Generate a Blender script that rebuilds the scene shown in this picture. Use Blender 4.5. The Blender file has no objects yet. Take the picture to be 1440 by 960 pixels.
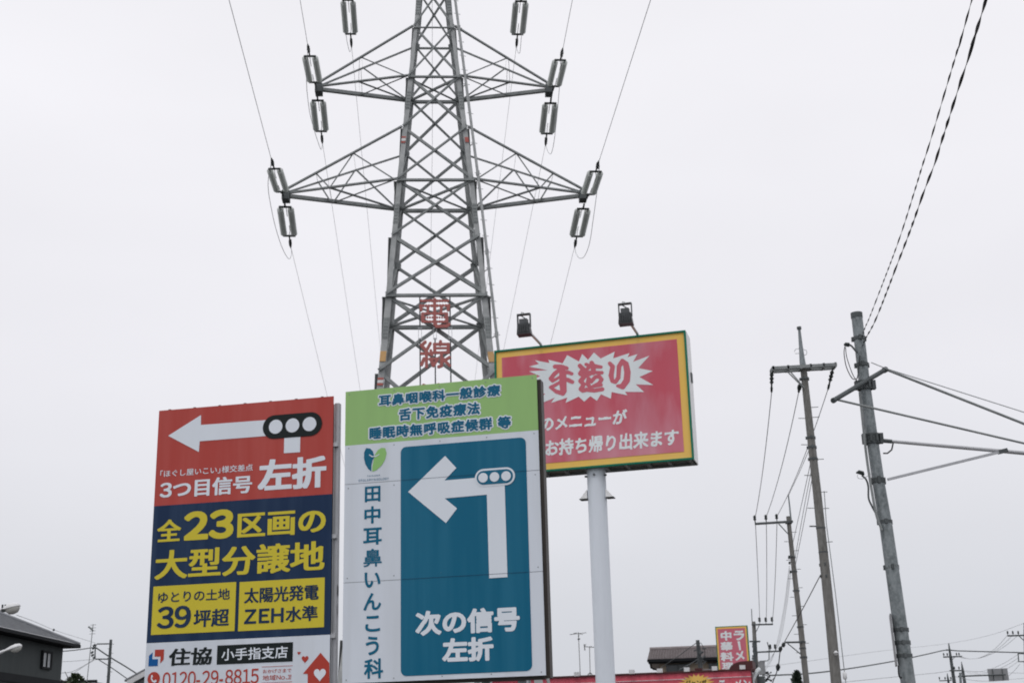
import bpy, math, random
import numpy as np
from mathutils import Vector, Matrix
R = math.radians
random.seed(7)
sc = bpy.context.scene
# ------------------------------------------------------------------ camera
FPX, TH, RO = 1900.0, R(17.4), R(1.5)
FW = Vector((0, math.cos(TH), math.sin(TH)))
_u0 = Vector((0, -math.sin(TH), math.cos(TH))); _r0 = Vector((1, 0, 0))
UP = _u0 * math.cos(RO) + _r0 * math.sin(RO)
RT = _r0 * math.cos(RO) - _u0 * math.sin(RO)
CAM = Vector((0, 0, 1.5))
cd = bpy.data.cameras.new('camera'); cam = bpy.data.objects.new('camera', cd); sc.collection.objects.link(cam)
cam.matrix_world = Matrix.Translation(CAM) @ Matrix((RT, UP, -FW)).transposed().to_4x4()
cd.sensor_width = 36; cd.lens = FPX / 1440 * 36; cd.clip_start = 0.1; cd.clip_end = 6000
cd.dof.use_dof = True; cd.dof.focus_distance = 15.5; cd.dof.aperture_fstop = 5.6
sc.camera = cam
# ------------------------------------------------------------------ overcast sky
SUN_EL, SUN_AZ = R(58), R(200)
w = bpy.data.worlds.new("World"); sc.world = w; w.use_nodes = True
nt = w.node_tree; bg = nt.nodes['Background']
sky = nt.nodes.new('ShaderNodeTexSky'); sky.sky_type = 'NISHITA'; sky.sun_disc = False
sky.sun_elevation = SUN_EL; sky.sun_rotation = SUN_AZ
tc = nt.nodes.new('ShaderNodeTexCoord'); sep = nt.nodes.new('ShaderNodeSeparateXYZ')
nt.links.new(tc.outputs['Generated'], sep.inputs[0])
rp = nt.nodes.new('ShaderNodeValToRGB')           # the cloud deck: dimmer and bluer towards the horizon
nt.links.new(sep.outputs['Z'], rp.inputs[0])
el = rp.color_ramp.elements
el[0].position = 0.0; el[0].color = (6.2, 6.4, 7.0, 1)
el[1].position = 1.0; el[1].color = (9.6, 9.5, 9.8, 1)
for p, c in ((0.07, (6.6, 6.75, 7.25, 1)), (0.16, (7.6, 7.63, 8.05, 1)), (0.27, (8.5, 8.42, 8.85, 1)), (0.45, (9.3, 9.2, 9.6, 1))):
    e = el.new(p); e.color = c
nz = nt.nodes.new('ShaderNodeTexNoise'); nz.inputs['Scale'].default_value = 1.7; nz.inputs['Detail'].default_value = 4
mpn = nt.nodes.new('ShaderNodeMapping'); mpn.inputs['Scale'].default_value = (1, 1, 2.5)
nt.links.new(tc.outputs['Generated'], mpn.inputs[0]); nt.links.new(mpn.outputs[0], nz.inputs['Vector'])
mr = nt.nodes.new('ShaderNodeMapRange'); mr.inputs['From Min'].default_value = .3; mr.inputs['From Max'].default_value = .7
mr.inputs['To Min'].default_value = .935; mr.inputs['To Max'].default_value = 1.03
nt.links.new(nz.outputs['Fac'], mr.inputs['Value'])
vm = nt.nodes.new('ShaderNodeVectorMath'); vm.operation = 'SCALE'
nt.links.new(rp.outputs[0], vm.inputs[0]); nt.links.new(mr.outputs[0], vm.inputs['Scale'])
mx = nt.nodes.new('ShaderNodeMix'); mx.data_type = 'RGBA'; mx.inputs['Factor'].default_value = 0.96
nt.links.new(sky.outputs[0], mx.inputs['A']); nt.links.new(vm.outputs[0], mx.inputs['B'])
nt.links.new(mx.outputs['Result'], bg.inputs['Color']); bg.inputs['Strength'].default_value = 0.1
sd = bpy.data.lights.new('sun', 'SUN'); sd.energy = 0.5; sd.angle = R(20); sd.color = (1, .97, .93)
so = bpy.data.objects.new('sun', sd); sc.collection.objects.link(so)
so.rotation_euler = (R(90) - SUN_EL, 0, R(180) - SUN_AZ)
sc.view_settings.view_transform = 'Standard'; sc.view_settings.look = 'None'
sc.view_settings.exposure = 0.0; sc.view_settings.gamma = 1.0; sc.view_settings.use_curve_mapping = False
sc.cycles.filter_width = 1.9
sc.cycles.max_bounces = 6
# ------------------------------------------------------------------ helpers
def at(px, py, Y):
    d = FW + RT * ((px - 720) / FPX) + UP * ((480 - py) / FPX)
    return CAM + d * (Y / d.y)
def lin(c): return tuple(((v / 255 + .055) / 1.055) ** 2.4 if v > 10 else v / 255 / 12.92 for v in c)
def col(r, g, b, k=1.0): return tuple(min(1, v * k) for v in lin((r, g, b)))

def material(name, base, rough=.6, metal=0.0, var=.12, scale=6.0, stretch=1.0, bump=0.0, second=None, spec=.4, fade=None):
    m = bpy.data.materials.new(name); m.use_nodes = True; n = m.node_tree.nodes; l = m.node_tree.links
    p = n['Principled BSDF']; p.inputs['Roughness'].default_value = rough; p.inputs['Metallic'].default_value = metal
    p.inputs['Specular IOR Level'].default_value = spec
    t = n.new('ShaderNodeTexCoord'); mp = n.new('ShaderNodeMapping'); mp.inputs['Scale'].default_value = (1, 1, 1 / stretch)
    l.new(t.outputs['Object'], mp.inputs[0])
    a = n.new('ShaderNodeTexNoise'); a.inputs['Scale'].default_value = scale; a.inputs['Detail'].default_value = 6; a.inputs['Roughness'].default_value = .62
    l.new(mp.outputs[0], a.inputs['Vector'])
    r = n.new('ShaderNodeMapRange'); r.inputs['From Min'].default_value = .28; r.inputs['From Max'].default_value = .72
    l.new(a.outputs['Fac'], r.inputs['Value'])
    x = n.new('ShaderNodeMix'); x.data_type = 'RGBA'; l.new(r.outputs[0], x.inputs['Factor'])
    if second is None: second = tuple(v * (1 - 2 * var) for v in base)
    x.inputs['A'].default_value = (*second, 1); x.inputs['B'].default_value = (*base, 1)
    out = x.outputs['Result']
    if fade:                                             # sun-bleached runs down the sheet: (colour, amount, scale, stretch)
        mp2 = n.new('ShaderNodeMapping'); mp2.inputs['Scale'].default_value = (1, 1, 1 / fade[3]); mp2.inputs['Location'].default_value = (3.1, 0, .7)
        l.new(t.outputs['Object'], mp2.inputs[0])
        b = n.new('ShaderNodeTexNoise'); b.inputs['Scale'].default_value = fade[2]; b.inputs['Detail'].default_value = 4
        l.new(mp2.outputs[0], b.inputs['Vector'])
        r2 = n.new('ShaderNodeMapRange'); r2.inputs['From Min'].default_value = .42; r2.inputs['From Max'].default_value = .72
        r2.inputs['To Max'].default_value = fade[1]; l.new(b.outputs['Fac'], r2.inputs['Value'])
        y = n.new('ShaderNodeMix'); y.data_type = 'RGBA'; l.new(r2.outputs[0], y.inputs['Factor'])
        l.new(out, y.inputs['A']); y.inputs['B'].default_value = (*fade[0], 1); out = y.outputs['Result']
    l.new(out, p.inputs['Base Color'])
    if bump:
        bm_ = n.new('ShaderNodeBump'); bm_.inputs['Strength'].default_value = bump; bm_.inputs['Distance'].default_value = .02
        l.new(a.outputs['Fac'], bm_.inputs['Height']); l.new(bm_.outputs[0], p.inputs['Normal'])
    return m

class MB:
    def __init__(s): s.v = []; s.f = []
    def add(s, vs, fs):
        b = len(s.v); s.v += [tuple(q) for q in vs]; s.f += [tuple(b + i for i in f) for f in fs]; return s
    def box(s, x0, x1, y0, y1, z0, z1):
        return s.add([(x0,y0,z0),(x1,y0,z0),(x1,y1,z0),(x0,y1,z0),(x0,y0,z1),(x1,y0,z1),(x1,y1,z1),(x0,y1,z1)],
                     [(3,2,1,0),(4,5,6,7),(0,1,5,4),(1,2,6,5),(2,3,7,6),(3,0,4,7)])
    def prism(s, pts, vec):                             # polygon swept along vec
        n = len(pts); pts = [Vector(p) for p in pts]; vec = Vector(vec)
        return s.add(pts + [p + vec for p in pts], [tuple(range(n)), tuple(range(2*n-1, n-1, -1))] + [(i, i + n, (i+1) % n + n, (i+1) % n) for i in range(n)])
    def beam(s, a, b, w, h, ref=(0,0,1)):               # rectangular bar
        a = Vector(a); b = Vector(b); d = (b - a).normalized(); r = Vector(ref)
        if abs(d.dot(r)) > .98: r = Vector((1,0,0))
        x = d.cross(r).normalized() * w / 2; y = x.cross(d).normalized() * h / 2
        return s.prism([a - x - y, a + x - y, a + x + y, a - x + y], b - a)
    def angle(s, a, b, w, t, e1, e2):                   # L-section with flanges along e1 and e2 from the heel line a-b
        a = Vector(a); b = Vector(b); d = (b - a).normalized()
        e1 = Vector(e1); e1 = (e1 - d * e1.dot(d)).normalized(); e2 = Vector(e2); e2 = (e2 - d * e2.dot(d)).normalized()
        pts = [a, a + e1*w, a + e1*w + e2*t, a + e1*t + e2*t, a + e1*t + e2*w, a + e2*w]
        return s.prism(pts, b - a)
    def tube(s, pts, rad, seg=8, caps=True):
        pts = [Vector(p) for p in pts]; n = len(pts)
        rad = [rad] * n if isinstance(rad, (int, float)) else rad
        d0 = (pts[1] - pts[0]).normalized(); r = Vector((0,0,1)) if abs(d0.z) < .9 else Vector((1,0,0))
        x = d0.cross(r).normalized(); vs = []
        for i in range(n):
            d = (pts[min(i+1, n-1)] - pts[max(i-1, 0)]).normalized()
            x = (x - d * x.dot(d)).normalized(); y = d.cross(x)
            vs += [pts[i] + (x * math.cos(k*2*math.pi/seg) + y * math.sin(k*2*math.pi/seg)) * rad[i] for k in range(seg)]
        fs = [(i*seg + k, i*seg + (k+1) % seg, (i+1)*seg + (k+1) % seg, (i+1)*seg + k) for i in range(n-1) for k in range(seg)]
        if caps: fs += [tuple(range(seg-1, -1, -1)), tuple((n-1)*seg + k for k in range(seg))]
        return s.add(vs, fs)
    def build(s, name, m, parent=None, smooth=False):
        me = bpy.data.meshes.new(name); me.from_pydata(s.v, [], s.f); me.materials.append(m)
        if smooth:
            me.polygons.foreach_set('use_smooth', [True] * len(me.polygons))
        me.update()
        o = bpy.data.objects.new(name, me); sc.collection.objects.link(o)
        if parent is not None: o.parent = parent
        if smooth:
            try: me.set_sharp_from_angle(angle=R(40))
            except Exception: pass
        return o

def tag(o, label=None, cat=None, group=None, kind=None):
    if label: o['label'] = label
    if cat: o['category'] = cat
    if group: o['group'] = group
    if kind: o['kind'] = kind
    return o
def thing(name, label, cat, loc=(0,0,0), rz=0.0, group=None):
    o = bpy.data.objects.new(name, None); o.empty_display_size = .2; sc.collection.objects.link(o)
    o.location = loc; o.rotation_euler = (0, 0, rz); o.matrix_basis = Matrix.Translation(loc) @ Matrix.Rotation(rz, 4, 'Z')
    return tag(o, label, cat, group)
def copy_tree(o, parent=None):
    c = o.copy(); sc.collection.objects.link(c)
    if parent is not None: c.parent = parent
    for ch in list(o.children): copy_tree(ch, c)
    return c

# ------------------------------------------------------------------ lettering
# Glyph outlines come from Blender's own text curves; strokes are thickened through a distance field.
GN = 100; GX0, GZ0, GE = -.17, -.32, 1.34; GC = GE / (GN - 1)
_gc = {}
def glyph(ch):
    if ch in _gc: return _gc[ch]
    cu = bpy.data.curves.new('glyph', 'FONT'); cu.body = ch; cu.size = 1; cu.resolution_u = 4
    ob = bpy.data.objects.new('glyph', cu); sc.collection.objects.link(ob)
    dg = bpy.context.evaluated_depsgraph_get(); dg.update()
    me = ob.evaluated_get(dg).to_mesh()
    co = [(round(v.co.x, 5), round(v.co.y, 5)) for v in me.vertices]; cnt = {}
    for p in me.polygons:
        vs = list(p.vertices)
        for i in range(len(vs)):
            k = tuple(sorted((co[vs[i]], co[vs[(i+1) % len(vs)]])))
            cnt[k] = cnt.get(k, 0) + 1
    bpy.data.objects.remove(ob); bpy.data.curves.remove(cu)
    seg = np.array([k for k, c in cnt.items() if c == 1 and k[0] != k[1]])
    ax = np.arange(GN) * GC
    X, Z = np.meshgrid(GX0 + ax, GZ0 + ax); P = np.stack([X.ravel(), Z.ravel()], 1)
    D = np.full(len(P), 9.0); odd = np.zeros(len(P), bool)
    for a, b in seg:
        d = b - a; q = P - a
        t = np.clip((q @ d) / max(d @ d, 1e-12), 0, 1)
        D = np.minimum(D, ((q - t[:, None] * d) ** 2).sum(1))
        if a[1] != b[1]:
            c = (P[:, 1] >= min(a[1], b[1])) & (P[:, 1] < max(a[1], b[1]))
            xi = a[0] + (P[:, 1] - a[1]) * d[0] / d[1]
            odd ^= c & (P[:, 0] < xi)
    D = np.sqrt(D); D[odd] *= -1
    _gc[ch] = D.reshape(GN, GN)
    return _gc[ch]
def minfilt(F, k, axis):
    G = F.copy()
    for s_ in range(1, k + 1):
        G = np.minimum(G, np.roll(F, s_, axis)); G = np.minimum(G, np.roll(F, -s_, axis))
    return G
def contour(F, ox=None, oz=None, cell=None):             # filled polygons (and outline) of F < 0
    ox = GX0 if ox is None else ox; oz = GZ0 if oz is None else oz; cell = cell or GC; NJ, NI = F.shape
    polys = []; outl = []; ins = F < 0
    full = ins[:-1,:-1] & ins[1:,:-1] & ins[:-1,1:] & ins[1:,1:]
    some = ins[:-1,:-1] | ins[1:,:-1] | ins[:-1,1:] | ins[1:,1:]
    px = lambda i: ox + i * cell
    pz = lambda j: oz + j * cell
    for j in range(NJ - 1):
        i = 0; row = full[j]
        while i < NI - 1:
            if row[i]:
                k = i
                while k + 1 < NI - 1 and row[k+1]: k += 1
                polys.append([(px(i), pz(j)), (px(k+1), pz(j)), (px(k+1), pz(j+1)), (px(i), pz(j+1))]); i = k + 1
            else: i += 1
    for j, i in np.argwhere(some & ~full):
        c = [(i, j), (i+1, j), (i+1, j+1), (i, j+1)]; poly = []; cr = []
        for q in range(4):
            a = c[q]; b = c[(q+1) % 4]; fa = F[a[1], a[0]]; fb = F[b[1], b[0]]
            if fa < 0: poly.append((px(a[0]), pz(a[1])))
            if (fa < 0) != (fb < 0):
                t = fa / (fa - fb); pt = (px(a[0] + t * (b[0]-a[0])), pz(a[1] + t * (b[1]-a[1])))
                poly.append(pt); cr.append(pt)
        if len(poly) > 2: polys.append(poly)
        if len(cr) == 2: outl.append(cr)
    return polys, outl
ADV = {**{c: .6 for c in '0123456789'}, '-': .42, '「': .52, '」': .52, '－': .46, '.': .32, '/': .5, ' ': .35, 'N': .72, 'o': .6, '.': .3, '!': .36}
FULL = {c: chr(ord(c) + 0xFEE0) for c in '0123456789ABCDEFGHIJKLMNOPQRSTUVWXYZo.!/'}
_tc = {}
def text_polys(s, d=0.0, sq=(0, 0), adv=None, rough=0.0):
    key = (s, d, sq, adv, rough)
    if key in _tc: return _tc[key]
    polys = []; outl = []; x = 0.0
    for ch in s:
        g = FULL.get(ch, ch); wdt = ADV.get(ch, .5 if ch in FULL else 1.0)
        if adv and ch != ' ': wdt = adv * wdt
        if ch != ' ':
            F = glyph(g)
            if sq[0] > 0: F = minfilt(F, max(1, round(sq[0] / GC)), 1)
            if sq[1] > 0: F = minfilt(F, max(1, round(sq[1] / GC)), 0)
            dd = d
            if rough:                                    # brush: weight swells and thins along the strokes
                ii = np.arange(GN)
                dd = d + rough * np.sin(ii[None, :] * .17 + ord(ch)) * np.sin(ii[:, None] * .13 + ord(ch) * .7)
            off = x - (1 - wdt) / 2
            if ch == '「': off = x - (1 - wdt)
            if ch in '」-.': off = x
            p, o = contour(F - dd)
            polys += [[(a + off, b) for a, b in q] for q in p]; outl += [[(a + off, b) for a, b in q] for q in o]
        x += wdt
    _tc[key] = (polys, outl)
    return polys, outl
def bbox(polys):
    xs = [p[0] for q in polys for p in q]; zs = [p[1] for q in polys for p in q]
    return min(xs), max(xs), min(zs), max(zs)
def lay_text(s, box, y, m, parent, d=0., sq=(0,0), adv=None, rough=0., shear=0., fit=None, name='lettering', thick=0.0):
    """letters as a sheet in the local x-z plane, facing -y; fit = weights used to size the line (so that an outline keeps register)"""
    polys, outl = text_polys(s, d, sq, adv, rough)
    fx0, fx1, fz0, fz1 = bbox(text_polys(s, *fit, adv, rough)[0] if fit else polys)
    x0, z0, x1, z1 = box; sx = (x1 - x0) / (fx1 - fx0); sz = (z1 - z0) / (fz1 - fz0)
    T = lambda p: (x0 + (p[0] - fx0) * sx + shear * (p[1] - fz0) * sz, z0 + (p[1] - fz0) * sz)
    return sheet(polys, outl, T, y, m, parent, name, thick)
def sheet(polys, outl, T, y, m, parent, name, thick=0.0):
    mb = MB(); idx = {}
    def vid(p, yy):
        k = (round(p[0], 5), round(p[1], 5), yy)
        if k not in idx: idx[k] = len(mb.v); mb.v.append((k[0], yy, k[1]))
        return idx[k]
    for q in polys:
        ids = []
        for p in q:
            i = vid(T(p), y)
            if i not in ids: ids.append(i)
        if len(ids) > 2: mb.f.append(tuple(ids))
        if thick:
            jds = []
            for p in q:
                i = vid(T(p), y + thick)
                if i not in jds: jds.append(i)
            if len(jds) > 2: mb.f.append(tuple(reversed(jds)))
    if thick:
        for a, b in outl:
            q = [vid(T(a), y), vid(T(b), y), vid(T(b), y + thick), vid(T(a), y + thick)]
            if len(set(q)) == 4: mb.f.append(tuple(q))
    return mb.build(name, m, parent)

def brush(strokes, conv, T, y, m, parent, name='lettering', thick=0.0, cell=.45):
    """hand-lettered characters: each stroke is a list of (x, y, radius) in the units of a study drawing; conv puts them on the face"""
    C_ = []
    for st in strokes:
        q = [Vector((conv(a, b)[0], conv(a, b)[1], r)) for a, b, r in st]
        for a, b in zip(q[:-1], q[1:]): C_ += [a.lerp(b, k / 10) for k in range(11)]
        if len(q) == 1: C_.append(q[0])
    k_ = Vector(conv(1, 0)) - Vector(conv(0, 0)); k_ = k_.length
    C_ = np.array([(c.x, c.y, c.z * k_) for c in C_]); lo = C_[:, :2].min(0) - C_[:, 2].max() - 2 * cell; hi = C_[:, :2].max(0) + C_[:, 2].max() + 2 * cell
    X, Z = np.meshgrid(np.arange(lo[0], hi[0], cell), np.arange(lo[1], hi[1], cell)); F = np.full(X.shape, 99.0)
    for cx, cz, r in C_: F = np.minimum(F, np.hypot(X - cx, Z - cz) - r)
    polys, outl = contour(F, lo[0], lo[1], cell)
    return sheet(polys, outl, T, y, m, parent, name, thick)

class Sign:
    """a vertical panel standing at depth Y, turned by yaw; uv() gives the panel coordinates of a point of the photo"""
    def __init__(s, px, py, Y, yaw, name, label, cat, group=None):
        s.ya = R(yaw); s.P = at(px, py, Y); s.U = Vector((math.cos(s.ya), -math.sin(s.ya), 0)); s.N = Vector((math.sin(s.ya), math.cos(s.ya), 0))
        s.o = thing(name, label, cat, (s.P.x, s.P.y, 0), -s.ya, group)
    def uv(s, px, py):
        d = FW + RT * ((px - 720) / FPX) + UP * ((480 - py) / FPX)
        q = CAM + d * ((s.P - CAM).dot(s.N) / d.dot(s.N))
        return ((q - s.P).dot(s.U), q.z)
    def box(s, bl, tr):
        a = s.uv(*bl); b = s.uv(*tr); return (a[0], a[1], b[0], b[1])
    def text(s, t, bl, tr, y, m, parent, **k): return lay_text(t, s.box(bl, tr), y, m, parent, **k)
    def flat(s, name, pts, y, m, parent, px=True):
        mb = MB(); q = [s.uv(*p) for p in pts] if px else pts
        mb.add([(u, y, z) for u, z in q], [tuple(range(len(q)))])
        return mb.build(name, m, parent)
def ellipse(c, rx, rz, n=28, a0=0, a1=2*math.pi):
    return [(c[0] + rx * math.cos(a0 + (a1-a0) * k / n), c[1] + rz * math.sin(a0 + (a1-a0) * k / n)) for k in range(n + (0 if abs(a1-a0-2*math.pi) < 1e-6 else 1))]
def capsule(a, b, r, n=14):
    return ellipse(a, r, r, n, math.pi/2, 3*math.pi/2) + ellipse(b, r, r, n, -math.pi/2, math.pi/2)
def rrect(x0, z0, x1, z1, r, n=6):
    q = []
    for cx, cz, a in ((x1-r, z1-r, 0), (x0+r, z1-r, 90), (x0+r, z0+r, 180), (x1-r, z0+r, 270)):
        q += ellipse((cx, cz), r, r, n, R(a), R(a + 90))
    return q
def heart(cx, cz, wd, ht, n=32):
    q = []
    for k in range(n):
        t = 2 * math.pi * k / n
        q.append((cx + wd/2 * math.sin(t) ** 3, cz + ht * (13*math.cos(t) - 5*math.cos(2*t) - 2*math.cos(3*t) - math.cos(4*t) + 2.5) / 29))
    return q

# ------------------------------------------------------------------ materials
K = 1.62                                                  # photo value -> albedo under this sky
M = {}
def pm(name, c, **k):
    kw = dict(rough=.45, var=.03, scale=2.5, stretch=9, spec=.22); kw.update(k)
    M[name] = material(name, col(*c, K) if kw.pop('ph', True) else c, **kw)
pm('red_vinyl', (152, 60, 54), fade=(col(170, 95, 90, K), .28, 5, 14))
pm('navy_vinyl', (16, 38, 66), fade=(col(60, 78, 100, K), .25, 7, 16))
pm('white_vinyl', (186, 192, 200), fade=(col(170, 175, 180, K), .5, 6, 12))
pm('white_letter', (192, 198, 205))
pm('yellow_vinyl', (180, 166, 50))
pm('black_vinyl', (18, 26, 26))
pm('red_print', (152, 55, 45))
pm('blue_print', (5, 75, 132))
pm('green_vinyl', (132, 168, 106), fade=(col(118, 150, 98, K), .5, 4, 6))
pm('teal_vinyl', (2, 83, 110), rough=.33, fade=(col(45, 105, 130, K), .35, 6, 18))
pm('teal_print', (14, 84, 112))
pm('leaf_print', (125, 168, 100))
pm('seam', (110, 116, 120))
pm('faded_red', (172, 74, 86), rough=.55, second=col(170, 84, 98, K), scale=.9, stretch=2.2, fade=(col(182, 132, 144, K), .95, 1.3, 3.5))
pm('sign_yellow', (206, 168, 84), rough=.5, fade=(col(196, 165, 105, K), .5, 3, 3))
pm('sign_white', (198, 204, 208), rough=.5)
pm('sign_red_letter', (176, 92, 104), rough=.5)
pm('green_trim', (10, 98, 76), rough=.5)
pm('box_white', (220, 222, 228), rough=.5)
M['steel'] = material('galvanised_steel', (.33, .35, .35), .6, .1, second=(.19, .208, .21), scale=3.5)
M['steel_leg'] = material('galvanised_leg', (.46, .475, .475), .6, .1, second=(.28, .297, .3), scale=3)
M['steel_dark'] = material('weathered_steel', (.12, .135, .14), .6, .2, second=(.07, .08, .083), scale=5)
M['aluminium'] = material('aluminium', (.5, .51, .53), .4, .5, var=.08, scale=9)
M['insulator'] = material('porcelain', (.6, .63, .61), .3, 0, second=(.5, .53, .51), scale=9)
M['iron'] = material('dark_iron', (.045, .055, .055), .6, .3, var=.2, scale=20)
M['wire'] = material('bare_conductor', (.42, .44, .45), .5, .2, var=.1, scale=4)
M['cable'] = material('black_cable', (.02, .022, .025), .6, 0, var=.2, scale=10)
M['concrete'] = material('pole_concrete', (.24, .235, .22), .85, 0, second=(.11, .107, .1), scale=4, stretch=4, bump=.3, fade=((.3, .3, .29), .5, 14, 3))
M['pole_steel'] = material('zinc_pole', (.3, .335, .35), .55, .2, second=(.11, .13, .135), scale=9, stretch=2.2, fade=((.36, .39, .4), .6, 22, 1.2))
M['pole_white'] = material('painted_pole', col(193, 199, 208, K), .45, 0, var=.06, scale=3, stretch=8, fade=(col(185, 190, 197, K), .4, 5, 3))
M['lamp_grey'] = material('lamp_housing', (.12, .128, .135), .5, .2, var=.2, scale=10)
M['red_letter'] = material('red_board', (.48, .15, .135), .6, 0, var=.12, scale=6, second=(.38, .12, .11))
M['orange_mark'] = material('orange_band', (.66, .4, .17), .6, var=.1)
M['red_mark'] = material('red_band', (.5, .13, .11), .6, var=.1)
M['white_mark'] = material('white_band', (.75, .75, .75), .6, var=.05)
M['house_wall'] = material('dark_siding', (.058, .07, .072), .75, 0, var=.12, scale=4, stretch=6)
M['house_roof'] = material('slate_roof', (.3, .315, .335), .5, 0, second=(.2, .21, .225), scale=3)
M['fascia_dark'] = material('dark_trim', (.018, .02, .023), .7, var=.1, spec=.15)
M['glass'] = material('window_glass', (.35, .4, .45), .08, 0, var=.2, scale=5, spec=.8)
M['blind'] = material('pale_blind', (.6, .63, .66), .35, 0, var=.2, scale=5)
M['lamp_white'] = material('white_lamp_shell', (.78, .79, .8), .3, 0, var=.04)
M['lamp_bowl'] = material('milky_bowl', (.55, .55, .52), .2, 0, var=.06)
M['brown_tile'] = material('brown_tile', (.27, .24, .24), .6, 0, second=(.18, .155, .157), scale=5)
M['beige_wall'] = material('beige_render', (.5, .42, .33), .85, 0, var=.07, scale=3)
M['window_dark'] = material('dark_window', (.06, .075, .085), .15, 0, var=.3, scale=3, spec=.7)
M['maroon'] = material('maroon_metal', (.1, .028, .028), .6, 0, var=.15, scale=4)
pm('faded_red_pale', (176, 92, 106), rough=.6, second=col(172, 104, 118, K), scale=1.2, stretch=2)
M['corrugated_red'] = material('red_corrugated', col(180, 76, 90, K), .55, 0, second=col(176, 72, 86, K), scale=1.2, stretch=6, fade=(col(186, 100, 112, K), .4, 1.5, 8))
M['wall_plain'] = material('shop_wall', (.5, .48, .45), .8, 0, var=.06)
M['board_grey'] = material('bare_board', (.33, .34, .35), .5, .2, var=.1, scale=5)
M['asphalt'] = material('asphalt', (.06, .06, .06), .85, 0, var=.2, scale=8, bump=.2)
M['earth'] = material('paved_ground', (.085, .085, .082), .9, 0, second=(.05, .05, .048), scale=.3)
M['paint'] = material('road_paint', (.7, .7, .68), .7, 0, var=.1)
M['leaf'] = material('leaf', (.06, .085, .035), .6, 0, second=(.035, .055, .025), scale=9)
M['leaf_dark'] = material('dark_leaf', (.04, .06, .04), .6, 0, second=(.022, .036, .024), scale=9)
M['bark'] = material('bark', (.1, .085, .07), .9, 0, var=.2, scale=9)

# ------------------------------------------------------------------ ground
g = MB().add([(-700,-300,0),(700,-300,0),(700,1500,0),(-700,1500,0)], [(0,1,2,3)]).build('ground', M['earth']); tag(g, kind='structure')
rd = MB().add([(4,-200,.004),(12,-200,.004),(30,600,.004),(20,600,.004)], [(0,1,2,3)]).build('road', M['asphalt']); tag(rd, kind='structure')
pv = MB().prism([(2,-200,.0),(3.9,-200,.0),(19.9,600,.0),(17.5,600,.0)], (0,0,.13)).build('pavement', M['wall_plain']); tag(pv, kind='structure')
ml = MB()
for k in range(-6, 40):
    y0 = k * 10; xc = lambda y: 8 + (y + 200) * (17 / 800)
    ml.add([(xc(y0)-.07, y0, .008), (xc(y0)+.07, y0, .008), (xc(y0+5)+.07, y0+5, .008), (xc(y0+5)-.07, y0+5, .008)], [(0,1,2,3)])
tag(ml.build('road_marking', M['paint']), kind='structure')

# ------------------------------------------------------------------ lattice tower
TY, TX, TYAW = 44.0, -2.57, R(3.6)
tw = thing('transmission_tower', 'tall grey steel lattice power pylon standing behind the billboards', 'pylon', (TX, TY, 0), TYAW)
def tl(p): return tw.matrix_basis.inverted() @ Vector(p)
HN = [0, 5.2, 9.8, 13.72, 16.43, 18.61, 20.76, 22.85, 24.94, 27.06, 29.15, 31.0, 33.8, 36.6]
def hw(h):
    if h < 20.76: return 1.32 + (20.76 - h) * .083 + max(0, 10 - h) * .05
    if h < 29.15: return 1.32 - (h - 20.76) * .094
    return max(.08, .53 - (h - 29.15) * (.02 if h < 34.6 else 0) - max(0, h - 34.6) * .2)
SG = [(-1,-1),(1,-1),(1,1),(-1,1)]
def corner(i, h): return Vector((SG[i][0] * hw(h), SG[i][1] * hw(h), h))
for i in range(4):
    leg = MB(); s0, s1 = SG[i]
    for a, b in zip(HN[:-1], HN[1:]):
        wd = .25 if b < 10 else .205 if b < 17 else .168 if b < 25 else .135 if b < 31 else .1
        leg.angle(corner(i, a), corner(i, b) , wd, .022, (-s0, 0, 0), (0, -s1, 0))
    lo = leg.build('leg', M['steel_leg'], tw)
    for hs in (9.0, 14.9, 19.1, 23.6, 27.6):              # bolted splice plates on the outer face
        sp = MB(); c0 = corner(i, hs); c1 = corner(i, hs + .75); wd = .2 if hs < 17 else .165
        o1 = Vector((0, s1 * .012, 0))
        sp.prism([c0 + o1, c0 + o1 + Vector((-s0*wd, 0, 0)), c1 + o1 + Vector((-s0*wd, 0, 0)), c1 + o1], (0, -s1*.02, 0))
        for q in range(6):
            for e in (.3, .7):
                p = c0.lerp(c1, (q + .5) / 6) + o1 + Vector((-s0*wd*e, 0, 0))
                sp.tube([p - Vector((0, s1*.015, 0)), p + Vector((0, s1*.025, 0))], .02, 6)
        sp.build('splice_plate', M['steel'], lo)
FACES = [(0,1,(0,1,0)), (3,2,(0,-1,0)), (0,3,(1,0,0)), (1,2,(-1,0,0))]   # corner pair, inward normal
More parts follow.
